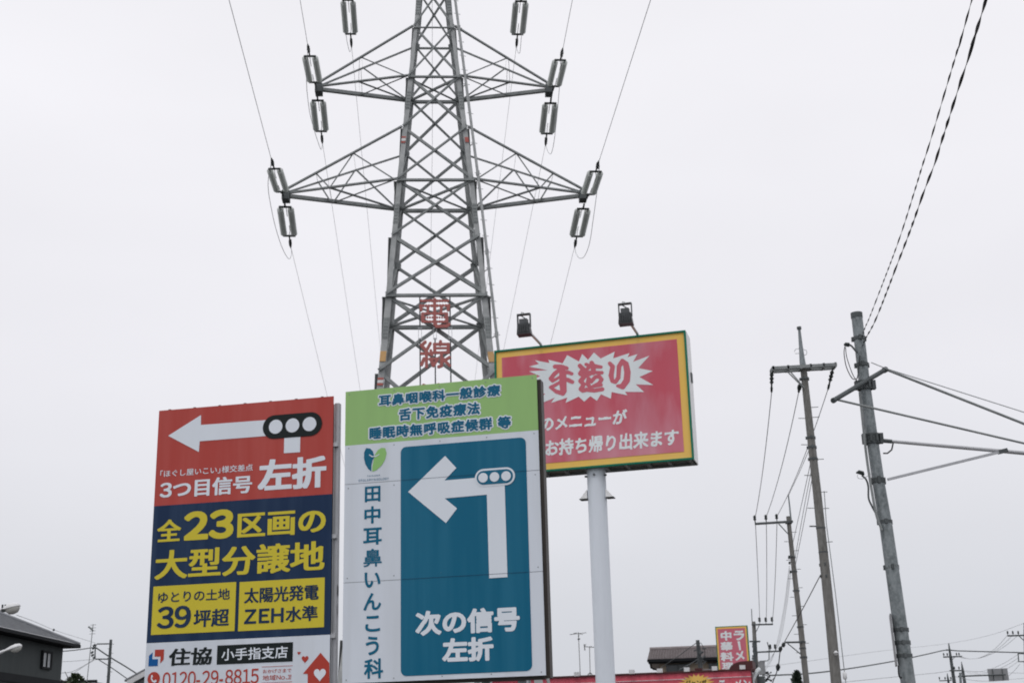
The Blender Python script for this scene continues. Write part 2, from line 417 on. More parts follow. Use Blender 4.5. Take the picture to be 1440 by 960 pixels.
for (ia, ib, nin) in FACES:
    nin = Vector(nin)
    for k, (a, b) in enumerate(zip(HN[:-1], HN[1:])):
        wd = .12 if b < 19 else .09 if b < 25 else .072 if b < 31 else .055
        for q, (p, r) in enumerate(((corner(ia, a), corner(ib, b)), (corner(ib, a), corner(ia, b)))):
            d = (r - p).normalized(); p = p + d * .05; r = r - d * .05
            off = nin * (.012 if (q == 0) == bool(nin.y) else .03)
            up = d.cross(nin)
            if up.z < 0: up = -up
            br = MB().angle(p + off, r + off, wd, .014, up, -nin if (q == 0) == bool(nin.y) else nin)
            br.build('diagonal_brace', M['steel'], tw)
    for h in HN[2:12]:                                    # gusset plates where the diagonals meet the leg
        s_ = .36 if h < 20 else .28
        for ic, jc in ((ia, ib), (ib, ia)):
            c = corner(ic, h); e = (corner(jc, h) - c).normalized(); upv = (corner(ic, h + .5) - corner(ic, h - .5)).normalized()
            o_ = nin * .024
            MB().prism([c + o_ + upv*s_*.62, c + o_ + e*s_*.7 + upv*s_*.34, c + o_ + e*s_*.7 - upv*s_*.34, c + o_ - upv*s_*.62], nin * .012).build('gusset_plate', M['steel'], tw)
LEV = {9.8: .13, 16.43: .13, 20.76: .12, 24.94: .105, 29.15: .1, 27.06: .065, 22.85: 0, 31.0: .07, 33.8: .07}
for h, wd in LEV.items():
    if not wd: continue
    for (ia, ib, nin) in FACES:
        a, b = corner(ia, h - .06) + Vector(nin) * .03, corner(ib, h - .06) + Vector(nin) * .03
        MB().angle(a - Vector(nin) * .02, b - Vector(nin) * .02, wd, .016, (0, 0, 1), -Vector(nin)).build('horizontal_strut', M['steel'], tw)
    if wd > .1:
        a, b, c, d = [corner(i, h - .1) for i in range(4)]
        MB().angle(a, c, .075, .012, (0, 0, 1), (1, -1, 0)).build('plan_brace', M['steel'], tw)
        MB().angle(b + Vector((0,0,.09)), d + Vector((0,0,.09)), .075, .012, (0, 0, 1), (1, 1, 0)).build('plan_brace', M['steel'], tw)
def half(pxl, pxr, py): return (at(pxr, py, TY).x - at(pxl, py, TY).x) / 2
ARMS = [(20.76, 22.85, half(402, 819, 279), 3), (24.94, 27.06, half(449, 772, 129), 2), (29.15, 31.0, half(486, 735, -20), 2)]
TIP = {}
for hb, ht, L, npan in ARMS:
    for sx in (-1, 1):
        tip = Vector((sx * L, 0, hb)); TIP[(hb, sx)] = tw.matrix_basis @ tip
        am = MB(); sA = .12; ic = (0, 3) if sx < 0 else (1, 2)
        ch = {}
        for q, i in enumerate(ic):
            sy = SG[i][1]
            b0, t0 = corner(i, hb), corner(i, ht)
            tb = tip + Vector((0, sy * .09, 0)); tt = tip + Vector((0, sy * .09, .14))
            am.angle(b0, tb, .125 if sy > 0 else .1, .014, (0, 0, 1), (0, sy, 0)); am.angle(t0, tt, .055 if sy > 0 else .105, .012, (0, 0, 1), (0, sy, 0))
            ch[q] = (b0, tb, t0, tt)
        arm = am.build('cross_arm', M['steel'], tw)
        MB().box(tip.x - .13, tip.x + .13, -.22, .22, hb - .2, hb + .13).build('tip_plate', M['steel_dark'], arm)
        FT, BT = (lambda f: ch[0][2].lerp(ch[0][3], f)), (lambda f: ch[1][2].lerp(ch[1][3], f))
        FB_, BB = (lambda f: ch[0][0].lerp(ch[0][1], f)), (lambda f: ch[1][0].lerp(ch[1][1], f))
        if npan == 3:
            mem = [(FT(.42), BT(.42), .055), (FT(.74), BT(.74), .05), (FT(.42), FB_(.02), .034), (FT(.42), FB_(.6), .034), (BT(.42), BB(.02), .055), (BT(.42), BB(.58), .038), (FT(.74), FB_(.6), .034),
                   (BT(.74), BB(.62), .045), (FB_(.6), BB(.6), .05), (FB_(.6), BB(.02), .06), (BB(.57), FB_(.02), .038)]
        else:
            mem = [(FT(.55), BT(.55), .045), (FT(.55), FB_(.02), .03), (FT(.57), FB_(.55), .04), (BT(.55), BB(.02), .045), (BT(.57), BB(.53), .03), (FB_(.55), BB(.55), .045), (FB_(.55), BB(.02), .05), (BB(.53), FB_(.02), .034)]
        lc = MB()
        for q0, q1, t_ in mem: lc.angle(q0, q1, t_ * 1.35, .012, (0, 0, 1), (0, -1, 0))
        lc.build('lacing', M['steel'], arm)
# climbing rail beside the right front leg
cl = MB(); o_ = Vector((.16, -.06, 0)); pts = [corner(1, h) + o_ for h in [k * .6 for k in range(1, 58)]]
cl.tube(pts, .048, 8)
for k in range(3, 56):
    p = pts[k]
    if k % 4 == 0: cl.tube([p, p - o_ * .9 + Vector((0, 0, -.1))], .018, 6)
    cl.tube([p - Vector((.1, .04, 0)), p + Vector((.12, .05, 0))], .011, 5)
for k in range(4, 56, 5): cl.tube([pts[k] - Vector((0,0,.09)), pts[k] + Vector((0,0,.09))], .062, 8)
cl.build('climbing_rail', M['steel_leg'], tw, smooth=True)
def band(i, h, m, dh=.26, w_=.18):
    c0, c1 = corner(i, h), corner(i, h + dh); s0 = SG[i][0]; o1 = Vector((0, -.026, 0))
    return MB().prism([c0 + o1, c0 + o1 + Vector((-s0*w_, 0, 0)), c1 + o1 + Vector((-s0*w_, 0, 0)), c1 + o1], (0, -.004, 0)).build('marker_band', m, tw)
for i, dz in ((0, 0), (1, -.05)): band(i, 14.1 + dz, M['orange_mark'], .36, .2)
for h in (13.28, 13.47): band(0, h, M['red_mark'], .07, .19)
band(0, 13.36, M['white_mark'], .1, .19)
for h in (22.22, 22.42): band(0, h, M['red_mark'], .06, .15)
band(0, 22.3, M['white_mark'], .1, .15); band(1, 22.25, M['red_mark'], .2, .13)

# red warning characters hung on the front face
ws = thing('warning_characters', 'column of large red characters on rods hung on the pylon front', 'warning sign', (TX, TY, 0), TYAW)
yf = -2.02
def wuv(px, py):
    P = ws.matrix_basis.inverted()
    a = P @ CAM; b = P @ at(px, py, 40); t = (yf - a.y) / (b.y - a.y); q = a + (b - a) * t
    return q.x, q.z
wc = lambda x, y: (580 + x / 8.354, 410 + y / 8.354)
L2 = lambda r, *q: [(x, y, r) for x, y in q]
ch1 = [L2(14,(105,105),(415,105)), L2(17,(260,92),(262,380)), L2(14,(95,165),(425,160)), L2(16,(95,165),(103,210)), L2(16,(425,160),(420,210)), L2(14,(183,170),(180,240)), L2(14,(340,170),(335,240)),
       L2(13,(125,255),(405,255)), L2(16,(118,260),(120,345)), L2(16,(402,260),(402,345)), L2(10,(120,301),(405,300)), L2(13,(120,350),(405,350)), L2(16,(262,360),(282,405),(400,402),(430,382))]
ch2 = [L2(16,(150,590),(105,630),(155,682)), L2(15,(210,605),(165,690)), L2(14,(105,725),(225,725)), L2(14,(215,690),(228,740)), L2(16,(165,690),(165,880)), L2(16,(135,785),(108,855)), L2(17,(215,790),(245,865)), L2(16,(330,585),(325,620)),
       L2(14,(255,615),(425,615)), L2(16,(260,615),(262,715)), L2(16,(420,615),(420,710)), L2(12,(262,662),(420,660)), L2(14,(250,715),(425,712)), L2(16,(341,720),(342,868),(308,880)), L2(15,(300,785),(245,868)), L2(13,(200,790),(300,785)), L2(15,(435,770),(368,812)), L2(15,(365,790),(435,865))]
for q in (ch1, ch2): brush([[(a, b, r * 1.18) for a, b, r in st] for st in q], wc, lambda p: wuv(*p), yf, M['red_letter'], ws, 'character', .05, .4)
a = wuv(590, 579); b = wuv(634, 538); lay_text('注', (a[0], a[1], b[0], b[1]), yf, M['red_letter'], ws, d=.03, name='character', thick=.05)
rods = MB(); links = MB()
zb, zt = wuv(612, 640)[1], wuv(612, 417)[1]; z1, z2 = wuv(612, 462)[1], wuv(612, 475)[1]
for px in (590.5, 611.5, 633):
    x = wuv(px, 440)[0]
    for a, b in ((zt, z1), (z2, zb)):
        if px == 611.5 and a == zt: a = zt - .1
        rods.beam((x, yf + .08, a), (x, yf + .08, b), .05, .045)
    for dx in (-.05, .05): links.beam((x + dx, yf + .06, z1 + .06), (x + dx, yf + .06, z2 - .04), .016, .016)
    links.beam((x - .06, yf + .06, z1 + .04), (x + .06, yf + .06, z1 + .04), .03, .03); links.beam((x - .06, yf + .06, z2), (x + .06, yf + .06, z2), .03, .03)
rods.build('hanging_rod', M['steel_dark'], ws); links.build('hook_link', M['aluminium'], ws)

# ------------------------------------------------------------------ insulators, conductors, jumpers
def insulator_proto():
    root = thing('insulator_string', 'x', 'insulator', group='insulator strings on the pylon arms')
    MB().tube([(0,0,0),(0,.32,0)], .035, 8).build('link', M['iron'], root)
    for y0 in (.34, 2.36): MB().beam((-.23, y0, 0), (.23, y0, 0), .06, .06).build('yoke', M['iron'], root)
    prof = []
    n = 13; L0, L1 = .46, 2.24; st = (L1 - L0) / n
    for k in range(n):
        y = L0 + k * st
        prof += [(y, .042), (y + st*.25, .055), (y + st*.42, .118), (y + st*.6, .124), (y + st*.7, .046)]
    prof = [(.35, .03), (L0 - .01, .045)] + prof + [(L1 + .02, .045), (L1 + .12, .03)]
    for x in (-.19, .19):
        MB().tube([(x, y, 0) for y, r in prof], [r for y, r in prof], 14).build('disc_string', M['insulator'], root)
    cl_ = MB(); cl_.tube([(0,2.38,0),(0,2.62,0)], .03, 8); cl_.tube([(0,2.6,0),(0,2.74,0),(0,3.0,-.03),(0,3.16,-.05)], [.03,.055,.05,.022], 8)
    cl_.beam((0,2.8,-.08), (0,2.8,.1), .05, .1); cl_.beam((0,2.95,-.08), (0,2.95,.08), .05, .1)
    cl_.build('dead_end_clamp', M['iron'], root)
    MB().tube([(0,.36,0),(.0,.5,.16),(0,1.25,.17)], .012, 6).build('arcing_horn', M['iron'], root); hn = MB(); hn.tube([(.0,2.34,0),(.02,2.3,.2),(.02,1.95,.2)], .012, 6)
    hn.build('arcing_horn', M['iron'], root)
    return root
PR = insulator_proto(); first = [True]
def put_insulator(base, end, label, roll=0):
    o = PR if first[0] else copy_tree(PR); first[0] = False
    base = Vector(base); end = Vector(end); d = end - base; s_ = d.length / 3.16; y = d.normalized()
    x = Vector((1, 0, 0)); x = (x - y * x.dot(y)).normalized()
    x = Matrix.Rotation(roll, 3, y) @ x; z = x.cross(y)
    o.matrix_basis = Matrix.Translation(base) @ Matrix((x, y, z)).transposed().to_4x4() @ Matrix.Scale(s_, 4)
    o['label'] = label; return o
def smooth_pts(pts, n=6):
    pts = [Vector(p) for p in pts]; q = [pts[0] * 2 - pts[1]] + pts + [pts[-1] * 2 - pts[-2]]; out = []
    for i in range(1, len(q) - 2):
        for k in range(n):
            t = k / n; a, b, c, d = q[i-1:i+3]
            out.append(.5 * ((2*b) + (c - a)*t + (2*a - 5*b + 4*c - d)*t*t + (3*b - a - 3*c + d)*t**3))
    return out + [pts[-1]]
def wire(name, label, cat, pts, r, m='wire', group=None, smooth=True, seg=6, n=6):
    p = smooth_pts(pts, n) if smooth and len(pts) > 2 else [Vector(q) for q in pts]
    p0 = p[0].copy(); o = MB().tube([q - p0 for q in p], r, seg).build(name, M[m], None, True); o.location = p0
    return tag(o, label, cat, group)
def sag(a, b, s_, n=14):
    a = Vector(a); b = Vector(b)
    return [a.lerp(b, k / n) - Vector((0, 0, 4 * s_ * (k / n) * (1 - k / n))) for k in range(n + 1)]
AN = {20.76: 'lowest', 24.94: 'middle', 29.15: 'top'}; SN = {-1: 'left', 1: 'right'}
GL = 'conductors of the high voltage line'; GJ = 'jumper loops under the pylon arms'
NEAR = {(20.76,-1): (381.5,224), (20.76,1): (842,228), (24.94,-1): (432.7,64), (24.94,1): (791.5,69.5)}
NB = {(20.76,-1): (398,275), (20.76,1): (825.5,278.5), (24.94,-1): (444,122), (24.94,1): (777.5,127.5)}
FB = {(20.76,-1): (400,284), (20.76,1): (821.5,287), (24.94,-1): (446,134), (24.94,1): (775,138), (29.15,-1): (488.5,-8), (29.15,1): (733.5,-6)}
FAR = {(20.76,-1): (409,347), (20.76,1): (808,347), (24.94,-1): (453.5,201), (24.94,1): (767,204), (29.15,-1): (494.5,66), (29.15,1): (726,66)}
NTOP = {(20.76,-1): (322,0,29.5), (20.76,1): (915,0,29.5), (24.94,-1): (422,0,37.0), (24.94,1): (805,0,37.0)}
FLOW = {(20.76,-1): (460,556), (20.76,1): (775,480), (24.94,-1): (506,545), (24.94,1): (731,380), (29.15,-1): (524.4,380), (29.15,1): (687,380)}
VPY = 1166
for key, fpx in FAR.items():
    hb, sx = key; tip = TIP[key]; nm = f'the {AN[hb]} {SN[sx]} pylon arm'
    fe = at(*fpx, TY + 3.2 + (.3 if sx > 0 else -.3))
    put_insulator(at(*FB[key], tip.y + .2), fe, f'grey insulator pair behind the tip of {nm}')
    fl = FLOW[key]; Y2 = fe.y * (VPY - fpx[1]) / (VPY - fl[1]); p2 = at(*fl, Y2)
    p3 = fe + (p2 - fe) * ((150 - fe.y) / (p2.y - fe.y)); p3.z = max(p3.z, 12)
    wire('conductor', f'thin bare wire running away from {nm} towards the horizon', 'power line', [fe, p2, p3], .007, group=GL, smooth=False)
    if key in NEAR:
        ne = at(*NEAR[key], TY - 3.0 + (.3 if sx > 0 else -.3))
        put_insulator(at(*NB[key], tip.y - .2), ne, f'grey insulator pair in front of the tip of {nm}')
        nt_ = at(*NTOP[key]); p3 = nt_ + (nt_ - ne) * ((nt_.y + 15) / (ne.y - nt_.y)); p3.z = nt_.z
        wire('conductor', f'thin bare wire passing overhead towards the viewer from {nm}', 'power line', [ne, nt_, p3], .009, group=GL, smooth=False)
JUMP = {(20.76,-1): [(381,231),(377,262),(384,305),(393,338),(401,357),(407,364),(410,356),(409,347)],
        (20.76,1): [(843,233),(840,265),(834,310),(829,342),(822,360),(815,363),(810,356),(808,347)],
        (24.94,-1): [(433,69),(431,115),(435,155),(441,180),(449,205),(452,210),(454,201)],
        (24.94,1): [(791,73),(787,120),(783,165),(779,200),(775,216),(771,214),(767,204)]}
for key, q in JUMP.items():
    n_ = len(q); s3 = .3 * key[1]
    pts = [at(*p, TY + s3 - 3.0 + 6.2 * (k / (n_-1)) ** .9) for k, p in enumerate(q)]
    wire('jumper_cable', f'thin jumper loop sagging beneath the tip of the {AN[key[0]]} {SN[key[1]]} arm', 'cable', pts, .01, group=GJ)
for key, q in (((29.15,-1), [(485,20),(487,52),(491,71),(493,72),(494.5,66)]), ((29.15,1), [(736,20),(733,55),(731,74),(728,73),(726,66)])):
    wire('jumper_cable', f'short jumper loop under the {SN[key[1]]} insulator pair of the highest visible arm', 'cable',
         [at(*p, TY + 1.5 + 1.7 * k / 4) for k, p in enumerate(q)], .01, group=GJ)
wire('conductor', 'very faint earth wire running straight down behind the pylon centre', 'power line', [tw.matrix_basis @ Vector((0,.1,36.6)), at(608,200,62), at(605,420,80)], .008, group=GL, smooth=False)

# ------------------------------------------------------------------ billboard with red, navy and white bands
S = Sign(346.5, 567, 13.0, 12.0, 'direction_billboard', 'tall red, navy and white billboard with white arrow and yellow characters', 'billboard')
x0, x1 = -.94, .913; zt = 5.0; zr = (S.uv(215.5,711.5)[1] + S.uv(466.5,694)[1]) / 2; zn = (S.uv(203.5,903.5)[1] + S.uv(464,892)[1]) / 2; zb = zn - .78
zt = (S.uv(224,577.5)[1] + S.uv(469,556.5)[1]) / 2
pr = MB().box(x0, x1, 0, .012, zr, zt).build('red_panel', M['red_vinyl'], S.o)
pn = MB().box(x0, x1, 0, .012, zn, zr - .0005).build('navy_panel', M['navy_vinyl'], S.o)
pw = MB().box(x0, x1, 0, .012, zb, zn - .0005).build('white_panel', M['white_vinyl'], S.o)
WL, YL = M['white_letter'], M['yellow_vinyl']; y1, y2, y3 = -.003, -.006, -.009
S.flat('arrow', [(236.7,612.5),(279.8,635.2),(281,620.2),(378,612.5),(379,590),(282.7,597.3),(282.9,583.3)], y1, WL, pr)
S.flat('arrow', [(399.4,637),(422,635.5),(422.6,607),(400,609)], y1, WL, pr)
a, b = S.uv(385.8,600.2), S.uv(437,596); rr = .119
S.flat('traffic_light_symbol', capsule((a[0], (a[1]+b[1])/2), (b[0], (a[1]+b[1])/2), rr), y2, M['black_vinyl'], pr, px=False)
for p in ((388.1,600.2),(411.7,598.1),(435.6,596)):
    c = S.uv(*p); S.flat('lamp_symbol', ellipse((c[0], (a[1]+b[1])/2), .071, .071), y3, WL, pr, px=False)
SQ = (.022, .012)
S.text('「ほぐし屋いこい」様交差点', (225.4,671), (355.8,651.8), y1, WL, pr, d=.008)
S.text('3つ目信号', (224.4,701.5), (355.2,667.3), y1, WL, pr, d=.008, sq=SQ)
S.text('左折', (362.5,691), (459.4,639.8), y1, WL, pr, d=.004, sq=(.04, .024))
S.text('全', (220.4,762), (255.5,729), y1, YL, pn, d=.004, sq=(.03, .018))
S.text('23', (258,760.5), (329.5,714.8), y1, YL, pn, d=.03, sq=(.02, .012), adv=1.08)
S.text('区画の', (333.4,756.4), (458.5,714), y1, YL, pn, d=.006, sq=(.03, .02))
S.text('大型分譲地', (217.3,815), (457,759.5), y1, YL, pn, d=.004, sq=(.03, .014))
YB = [((216,824),(332.5,818),(329.8,886.8),(212.5,892)), ((337.6,817.7),(457,811.5),(455.5,881.5),(334.5,886.6))]
def meanrect(Sg, q):
    u = [Sg.uv(*p) for p in q]; return ((u[0][0]+u[3][0])/2, (u[2][1]+u[3][1])/2, (u[1][0]+u[2][0])/2, (u[0][1]+u[1][1])/2)
for q in YB:
    r_ = meanrect(S, q); S.flat('yellow_box', [(r_[0],r_[1]),(r_[2],r_[1]),(r_[2],r_[3]),(r_[0],r_[3])], y1, YL, pn, px=False)
NV = M['navy_vinyl']
S.text('ゆとりの土地', (222.3,847.5), (323.9,826.4), y2, NV, pn, d=.016)
S.text('39', (220.4,884), (269.6,850.3), y2, NV, pn, d=.02, sq=(.012, 0))
S.text('坪超', (272,881.8), (323,854.5), y2, NV, pn, d=.016, sq=(.012, 0))
S.text('太陽光発電', (343.3,848), (448.7,820.8), y2, NV, pn, d=.016, sq=(.012, 0))
S.text('ZEH', (343.3,877), (399.5,853.7), y2, NV, pn, d=.03, adv=1.42)
S.text('水準', (401.5,874.2), (447.3,850.3), y2, NV, pn, d=.016, sq=(.012, 0))
BK, RP = M['black_vinyl'], M['red_print']
S.text('住協', (236.4,936), (298.3,908.8), y1, BK, pw, d=.006, sq=(.024, .012), shear=.06)
ea = lambda q: [(195 + x/10.286, 890 + y/10.286) for x, y in q]
S.flat('emblem', ea([(238,235),(370,230),(362,380),(312,432),(318,333),(232,335)]), y1, RP, pw)
S.flat('emblem', ea([(205,272),(198,372),(282,370),(276,470),(143,475),(150,325)]), y1, M['blue_print'], pw)
r_ = meanrect(S, ((305.9,907.1),(412.2,902),(411.6,929),(304.7,934.1)))
S.flat('name_plate', [(r_[0],r_[1]),(r_[2],r_[1]),(r_[2],r_[3]),(r_[0],r_[3])], y1, BK, pw, px=False)
S.text('小手指支店', (311.5,928.5), (405.1,907.4), y2, WL, pw, d=.016)
c = S.uv(216.3,953.7); S.flat('phone_symbol', ellipse(c, .064, .064), y1, RP, pw, px=False)
hs = [(-.026,.034),(-.012,.036),(-.008,.016),(-.018,.008),(-.004,-.014),(.010,-.018),(.020,-.008),(.034,-.018),(.028,-.032),(.008,-.038),(-.014,-.024),(-.028,.0)]
S.flat('phone_handset', [(c[0] + x, c[1] + z) for x, z in hs], y2, WL, pw, px=False)
S.text('0120-29-8815', (228.3,965.5), (364.3,938.9), y1, RP, pw, d=.012)
S.text('おかげさまで', (369.7,946.2), (410,938.9), y1, RP, pw, d=.004)
S.text('地域No.1!', (369.2,956.4), (409.6,947), y1, RP, pw, d=.004, shear=.04)
for q in (((368.3,937.2),(411.7,935.2)), ((367.8,959.8),(411,957.6))):
    a, b = S.uv(*q[0]), S.uv(*q[1]); z = (a[1]+b[1])/2
    S.flat('rule', [(a[0],z-.002),(b[0],z-.002),(b[0],z+.002),(a[0],z+.002)], y1, RP, pw, px=False)
hz = lambda x, y: S.uv(335 + x/9, 890 + y/9)
S.flat('house_symbol', [(335+x/9, 890+y/9) for x, y in [(1043,243),(820,510),(880,512),(880,800),(1157,800),(1155,375)]], y1, RP, pw)
for (cx, cy, w_, h_, m_, yy) in ((770,252,42,38,RP,y1), (847,332,86,84,RP,y1), (1035,530,150,146,WL,y2)):
    c = hz(cx, cy); S.flat('heart_symbol', heart(c[0], c[1], w_/9*13/1900*1.03, h_/9*13/1900*1.05), yy, m_, pw, px=False)
fr = MB()                                                 # tube frame behind the sheets
for x in (x0 + .08, x1 + .02):
    fr.box(x - .022, x + .022, .05, .11, 0, zt - .06)
for z in (S.uv(470,624)[1], S.uv(470,753)[1], S.uv(468,893)[1], zb + .05): fr.box(x0 + .02, x1 + .045, .014, .048, z - .02, z + .02)
fr.build('frame', M['aluminium'], S.o)
MB().box(x0 + .01, x1 - .03, .112, .125, zb, zt - .05).build('backing_sheet', M['board_grey'], S.o)
tp = MB()
for k in range(7): tp.box(x0 + .1 + k * .27, x0 + .125 + k * .27, .001, .02, zt, zt + .007)
tp.build('edge_clip', M['steel_dark'], S.o)

# ------------------------------------------------------------------ clinic billboard
S = Sign(619.1, 538.7, 12.6, 13.25, 'clinic_billboard', 'white billboard with green header and teal panel bearing a left arrow', 'billboard')
x0, x1 = -.97, .955; zt = S.P.z; zb = zt - 2.785; zg = (S.uv(485.6,626.9)[1] + S.uv(755,604.1)[1]) / 2
s1 = (S.uv(485.6,681.3)[1] + S.uv(755,660.4)[1]) / 2; s2 = (S.uv(483.2,819.8)[1] + S.uv(764.6,801.9)[1]) / 2
gp = MB().box(x0, x1, 0, .012, zg, zt).build('green_panel', M['green_vinyl'], S.o)
wp = MB()
for a, b in ((zb, s2 - .0025), (s2 + .0025, s1 - .0025), (s1 + .0025, zg - .0005)): wp.box(x0, x1, 0, .012, a, b)
wp = wp.build('white_panel', M['white_vinyl'], S.o)
MB().box(x0 + .01, x1 - .01, .013, .02, zb + .01, zt - .01).build('backing_sheet', M['seam'], S.o)
TP, TV = M['teal_print'], M['teal_vinyl']
c3 = lambda x, y: (470 + x/4.175, 510 + y/4.175)
c4 = lambda x, y: (470 + x/4.175, 730 + y/4.175)
for t_, bl, tr in (('耳鼻咽喉科一般診療', c3(262,256), c3(975,126)), ('舌下免疫療法', c3(380,342), c3(855,228)), ('睡眠時無呼吸症候群 等', c3(207,451), c3(1037,310))):
    S.text(t_, bl, tr, y1, WL, gp, d=.14, fit=(.042, (0,0)), adv=1.07); S.text(t_, bl, tr, y2, TP, gp, d=.042, adv=1.07)
def leaf(pts, m): S.flat('emblem', [c3(*p) for p in pts], y1, m, wp)
leaf([(188,500),(176,525),(175,560),(184,595),(200,622),(218,636),(219,600),(226,570),(237,552),(228,520),(212,502)], TV)
leaf([(300,500),(278,498),(256,512),(240,538),(232,572),(224,610),(224,639),(250,628),(280,600),(300,565),(308,530)], M['leaf_print'])
S.flat('emblem', [c3(*p) for p in ((205,541),(222,553),(245,552),(268,538),(266,534),(244,546),(224,547),(207,537))], y2, WL, wp)
S.text('TANAKA', c3(193,669), c3(270,654), y1, TP, wp, d=.012, adv=1.7)
S.text('OTOLARYNGOLOGY', c3(143,698), c3(320,671), y1, TP, wp, d=.012, adv=1.7)
for ch_, bl, tr in (('田', c3(180,818), c3(272,720)), ('中', c3(177,945), c3(272,837)), ('耳', c4(170,152), c4(280,45)), ('鼻', c4(172,280), c4(280,168)),
                    ('い', c4(178,402), c4(272,306)), ('ん', c4(172,535), c4(276,428)), ('こ', c4(182,660), c4(270,562)), ('う', c4(185,797), c4(263,683)), ('科', c4(175,935), c4(288,812))):
    S.text(ch_, bl, tr, y1, TV, wp, d=.012 if ch_ == '鼻' else .026)
r_ = meanrect(S, (c3(388,497), c3(1120,434), c4(1168,884), c4(394,922)))
def split_poly(pts, zs):                                   # cut the sheet film at the panel seams
    return pts
tpn = S.flat('teal_panel', rrect(*r_, .055), y1, TV, wp, px=False)
A_ = [c3(435,757), c3(657,940), c3(722,854), c3(650,795), c3(897,773), c4(911,345), c4(1018,338), c3(1000,665), c3(830,675), c3(648,690), c3(718,617), c3(652,546)]
S.flat('arrow', A_, y2, WL, wp)
a, b = S.uv(*c3(878,675)), S.uv(*c3(1011,665)); zc = (a[1]+b[1])/2
S.flat('traffic_light_symbol', capsule((a[0], zc), (b[0], zc), .0845), y3, WL, wp, px=False)
S.flat('traffic_light_symbol', capsule((a[0], zc), (b[0], zc), .066), -.012, TV, wp, px=False)
for p in ((876,680),(943,674),(1011,668)):
    c = S.uv(*c3(*p)); S.flat('lamp_symbol', ellipse((c[0], zc), .046, .046), -.015, WL, wp, px=False)
S.text('次の信号', c4(478,684), c4(1088,507), y2, WL, wp, d=.045, fit=None)
S.text('左折', c4(635,840), c4(935,684), y2, WL, wp, d=.048)
for z in (s1, s2):                                         # film seams over the joints of the sheets
    S.flat('sheet_joint', [(r_[0] + .01, z - .0016), (r_[2] - .01, z - .0016), (r_[2] - .01, z + .0016), (r_[0] + .01, z + .0016)], -.0075, M['navy_vinyl'], wp, px=False)
    S.flat('sheet_joint', [(x0, z - .0015), (r_[0] - .002, z - .0015), (r_[0] - .002, z + .0015), (x0, z + .0015)], -.001, M['seam'], wp, px=False)
rv = MB()
for k in range(5):
    for z in (zt - .03, zg - .03, s1 - .04, s2 + .04, zb + .03):
        rv.tube([(x0 + .04 + k * .461, 0, z), (x0 + .04 + k * .461, -.003, z)], .0055, 8)
rv.build('rivet', M['seam'], S.o)
fr = MB(); fr.box(x1 - .03, x1 + .035, .022, .14, zb - .02, zt - .045); fr.box(x0 + .005, x0 + .05, .022, .14, zb - .02, zt - .03)
for z in (zb + .0, zt - .1, s1, s2): fr.box(x0 + .052, x1 - .032, .04, .12, z - .03, z + .03)
fr.build('frame', M['maroon'] if False else material('bronze_frame', (.05, .042, .036), .5, .3, var=.15), S.o)
MB().box(x0 + .055, x1 - .035, .125, .14, zb + .04, zt - .14).build('backing_sheet', M['board_grey'], S.o)
lg = MB()
for x in (-.62, .36, .7): lg.box(x - .04, x + .04, .15, .23, 0, zt - .2)
lg.build('support_post', M['aluminium'], S.o)
z_ = S.uv(478, 826)[1]; MB().box(x0 - .05, x0 + .3, .16, .24, z_ - .045, z_ + .045).build('rail_end', M['steel_dark'], S.o)
z_ = S.uv(480, 852)[1]; MB().tube([(x0 - .02, .2, z_ + .04), (x0 - .015, .2, z_ - .02), (x0 + .03, .2, z_ - .05)], .018, 6).build('rail_hook', M['steel_dark'], S.o)

# ------------------------------------------------------------------ restaurant billboard
S = Sign(829, 479, 28.0, 15.5, 'restaurant_billboard', 'faded red and yellow box billboard on a thick white pole with two floodlights', 'billboard')
x0, x1 = -2.155, 2.095; zt = S.P.z; zb = zt - 2.8; dp = .6
MB().box(x0 + .03, x1 - .03, .004, .04, zb + .03, zt - .03).build('yellow_face', M['sign_yellow'], S.o)
tr_ = MB(); t = .038
tr_.box(x0, x1, -.03, .06, zt - t, zt); tr_.box(x0, x1, -.03, .06, zb, zb + t); tr_.box(x0, x0 + t, -.03, .06, zb + t, zt - t); tr_.box(x1 - t, x1, -.03, .06, zb + t, zt - t)
tr_.build('trim', M['green_trim'], S.o)
c5 = lambda x, y: (680 + x/3.556, 410 + y/3.556)
r_ = meanrect(S, (c5(95,328), c5(966,239), c5(1003,798), c5(100,876)))
face = MB().box(r_[0], r_[2], -.004, .003, r_[1], r_[3]).build('red_face', M['faded_red'], S.o)
bx = MB(); bx.box(x1 - .008, x1 + .004, .062, dp, zb, zt); bx.box(x0 - .004, x0 + .008, .062, dp, zb, zt); bx.box(x0 + .01, x1 - .01, .062, dp, zt - .012, zt - .001)
bx.box(x0 + .01, x1 - .01, dp - .01, dp, zb + .02, zt - .014)
bx.build('side_panel', M['box_white'], S.o)
MB().box(x1 + .004, x1 + .03, .3, .45, zb + 1.75, zb + 1.95).build('junction_box', M['steel_dark'], S.o)
un = MB(); un.box(x0 + .012, x1 - .012, dp - .06, dp - .012, zb - .01, zb + .05)
for k in range(10):
    x = x0 + .1 + k * (x1 - x0 - .2) / 9; un.box(x - .035, x + .035, .065, dp - .06, zb + .01, zb + .06)
for k in range(5): un.beam((x0 + .2 + k * .8, .1, zb + .1), (x0 + .9 + k * .8, dp - .1, zb + .1), .03, .03)
un.build('bottom_frame', M['steel'], S.o)
MB().box(x0 + .012, x1 - .012, .064, dp - .012, zb + .25, zb + .27).build('inner_deck', M['fascia_dark'], S.o)
b7 = lambda x, y: (760 + x / 10.286, 490 + y / 10.286)
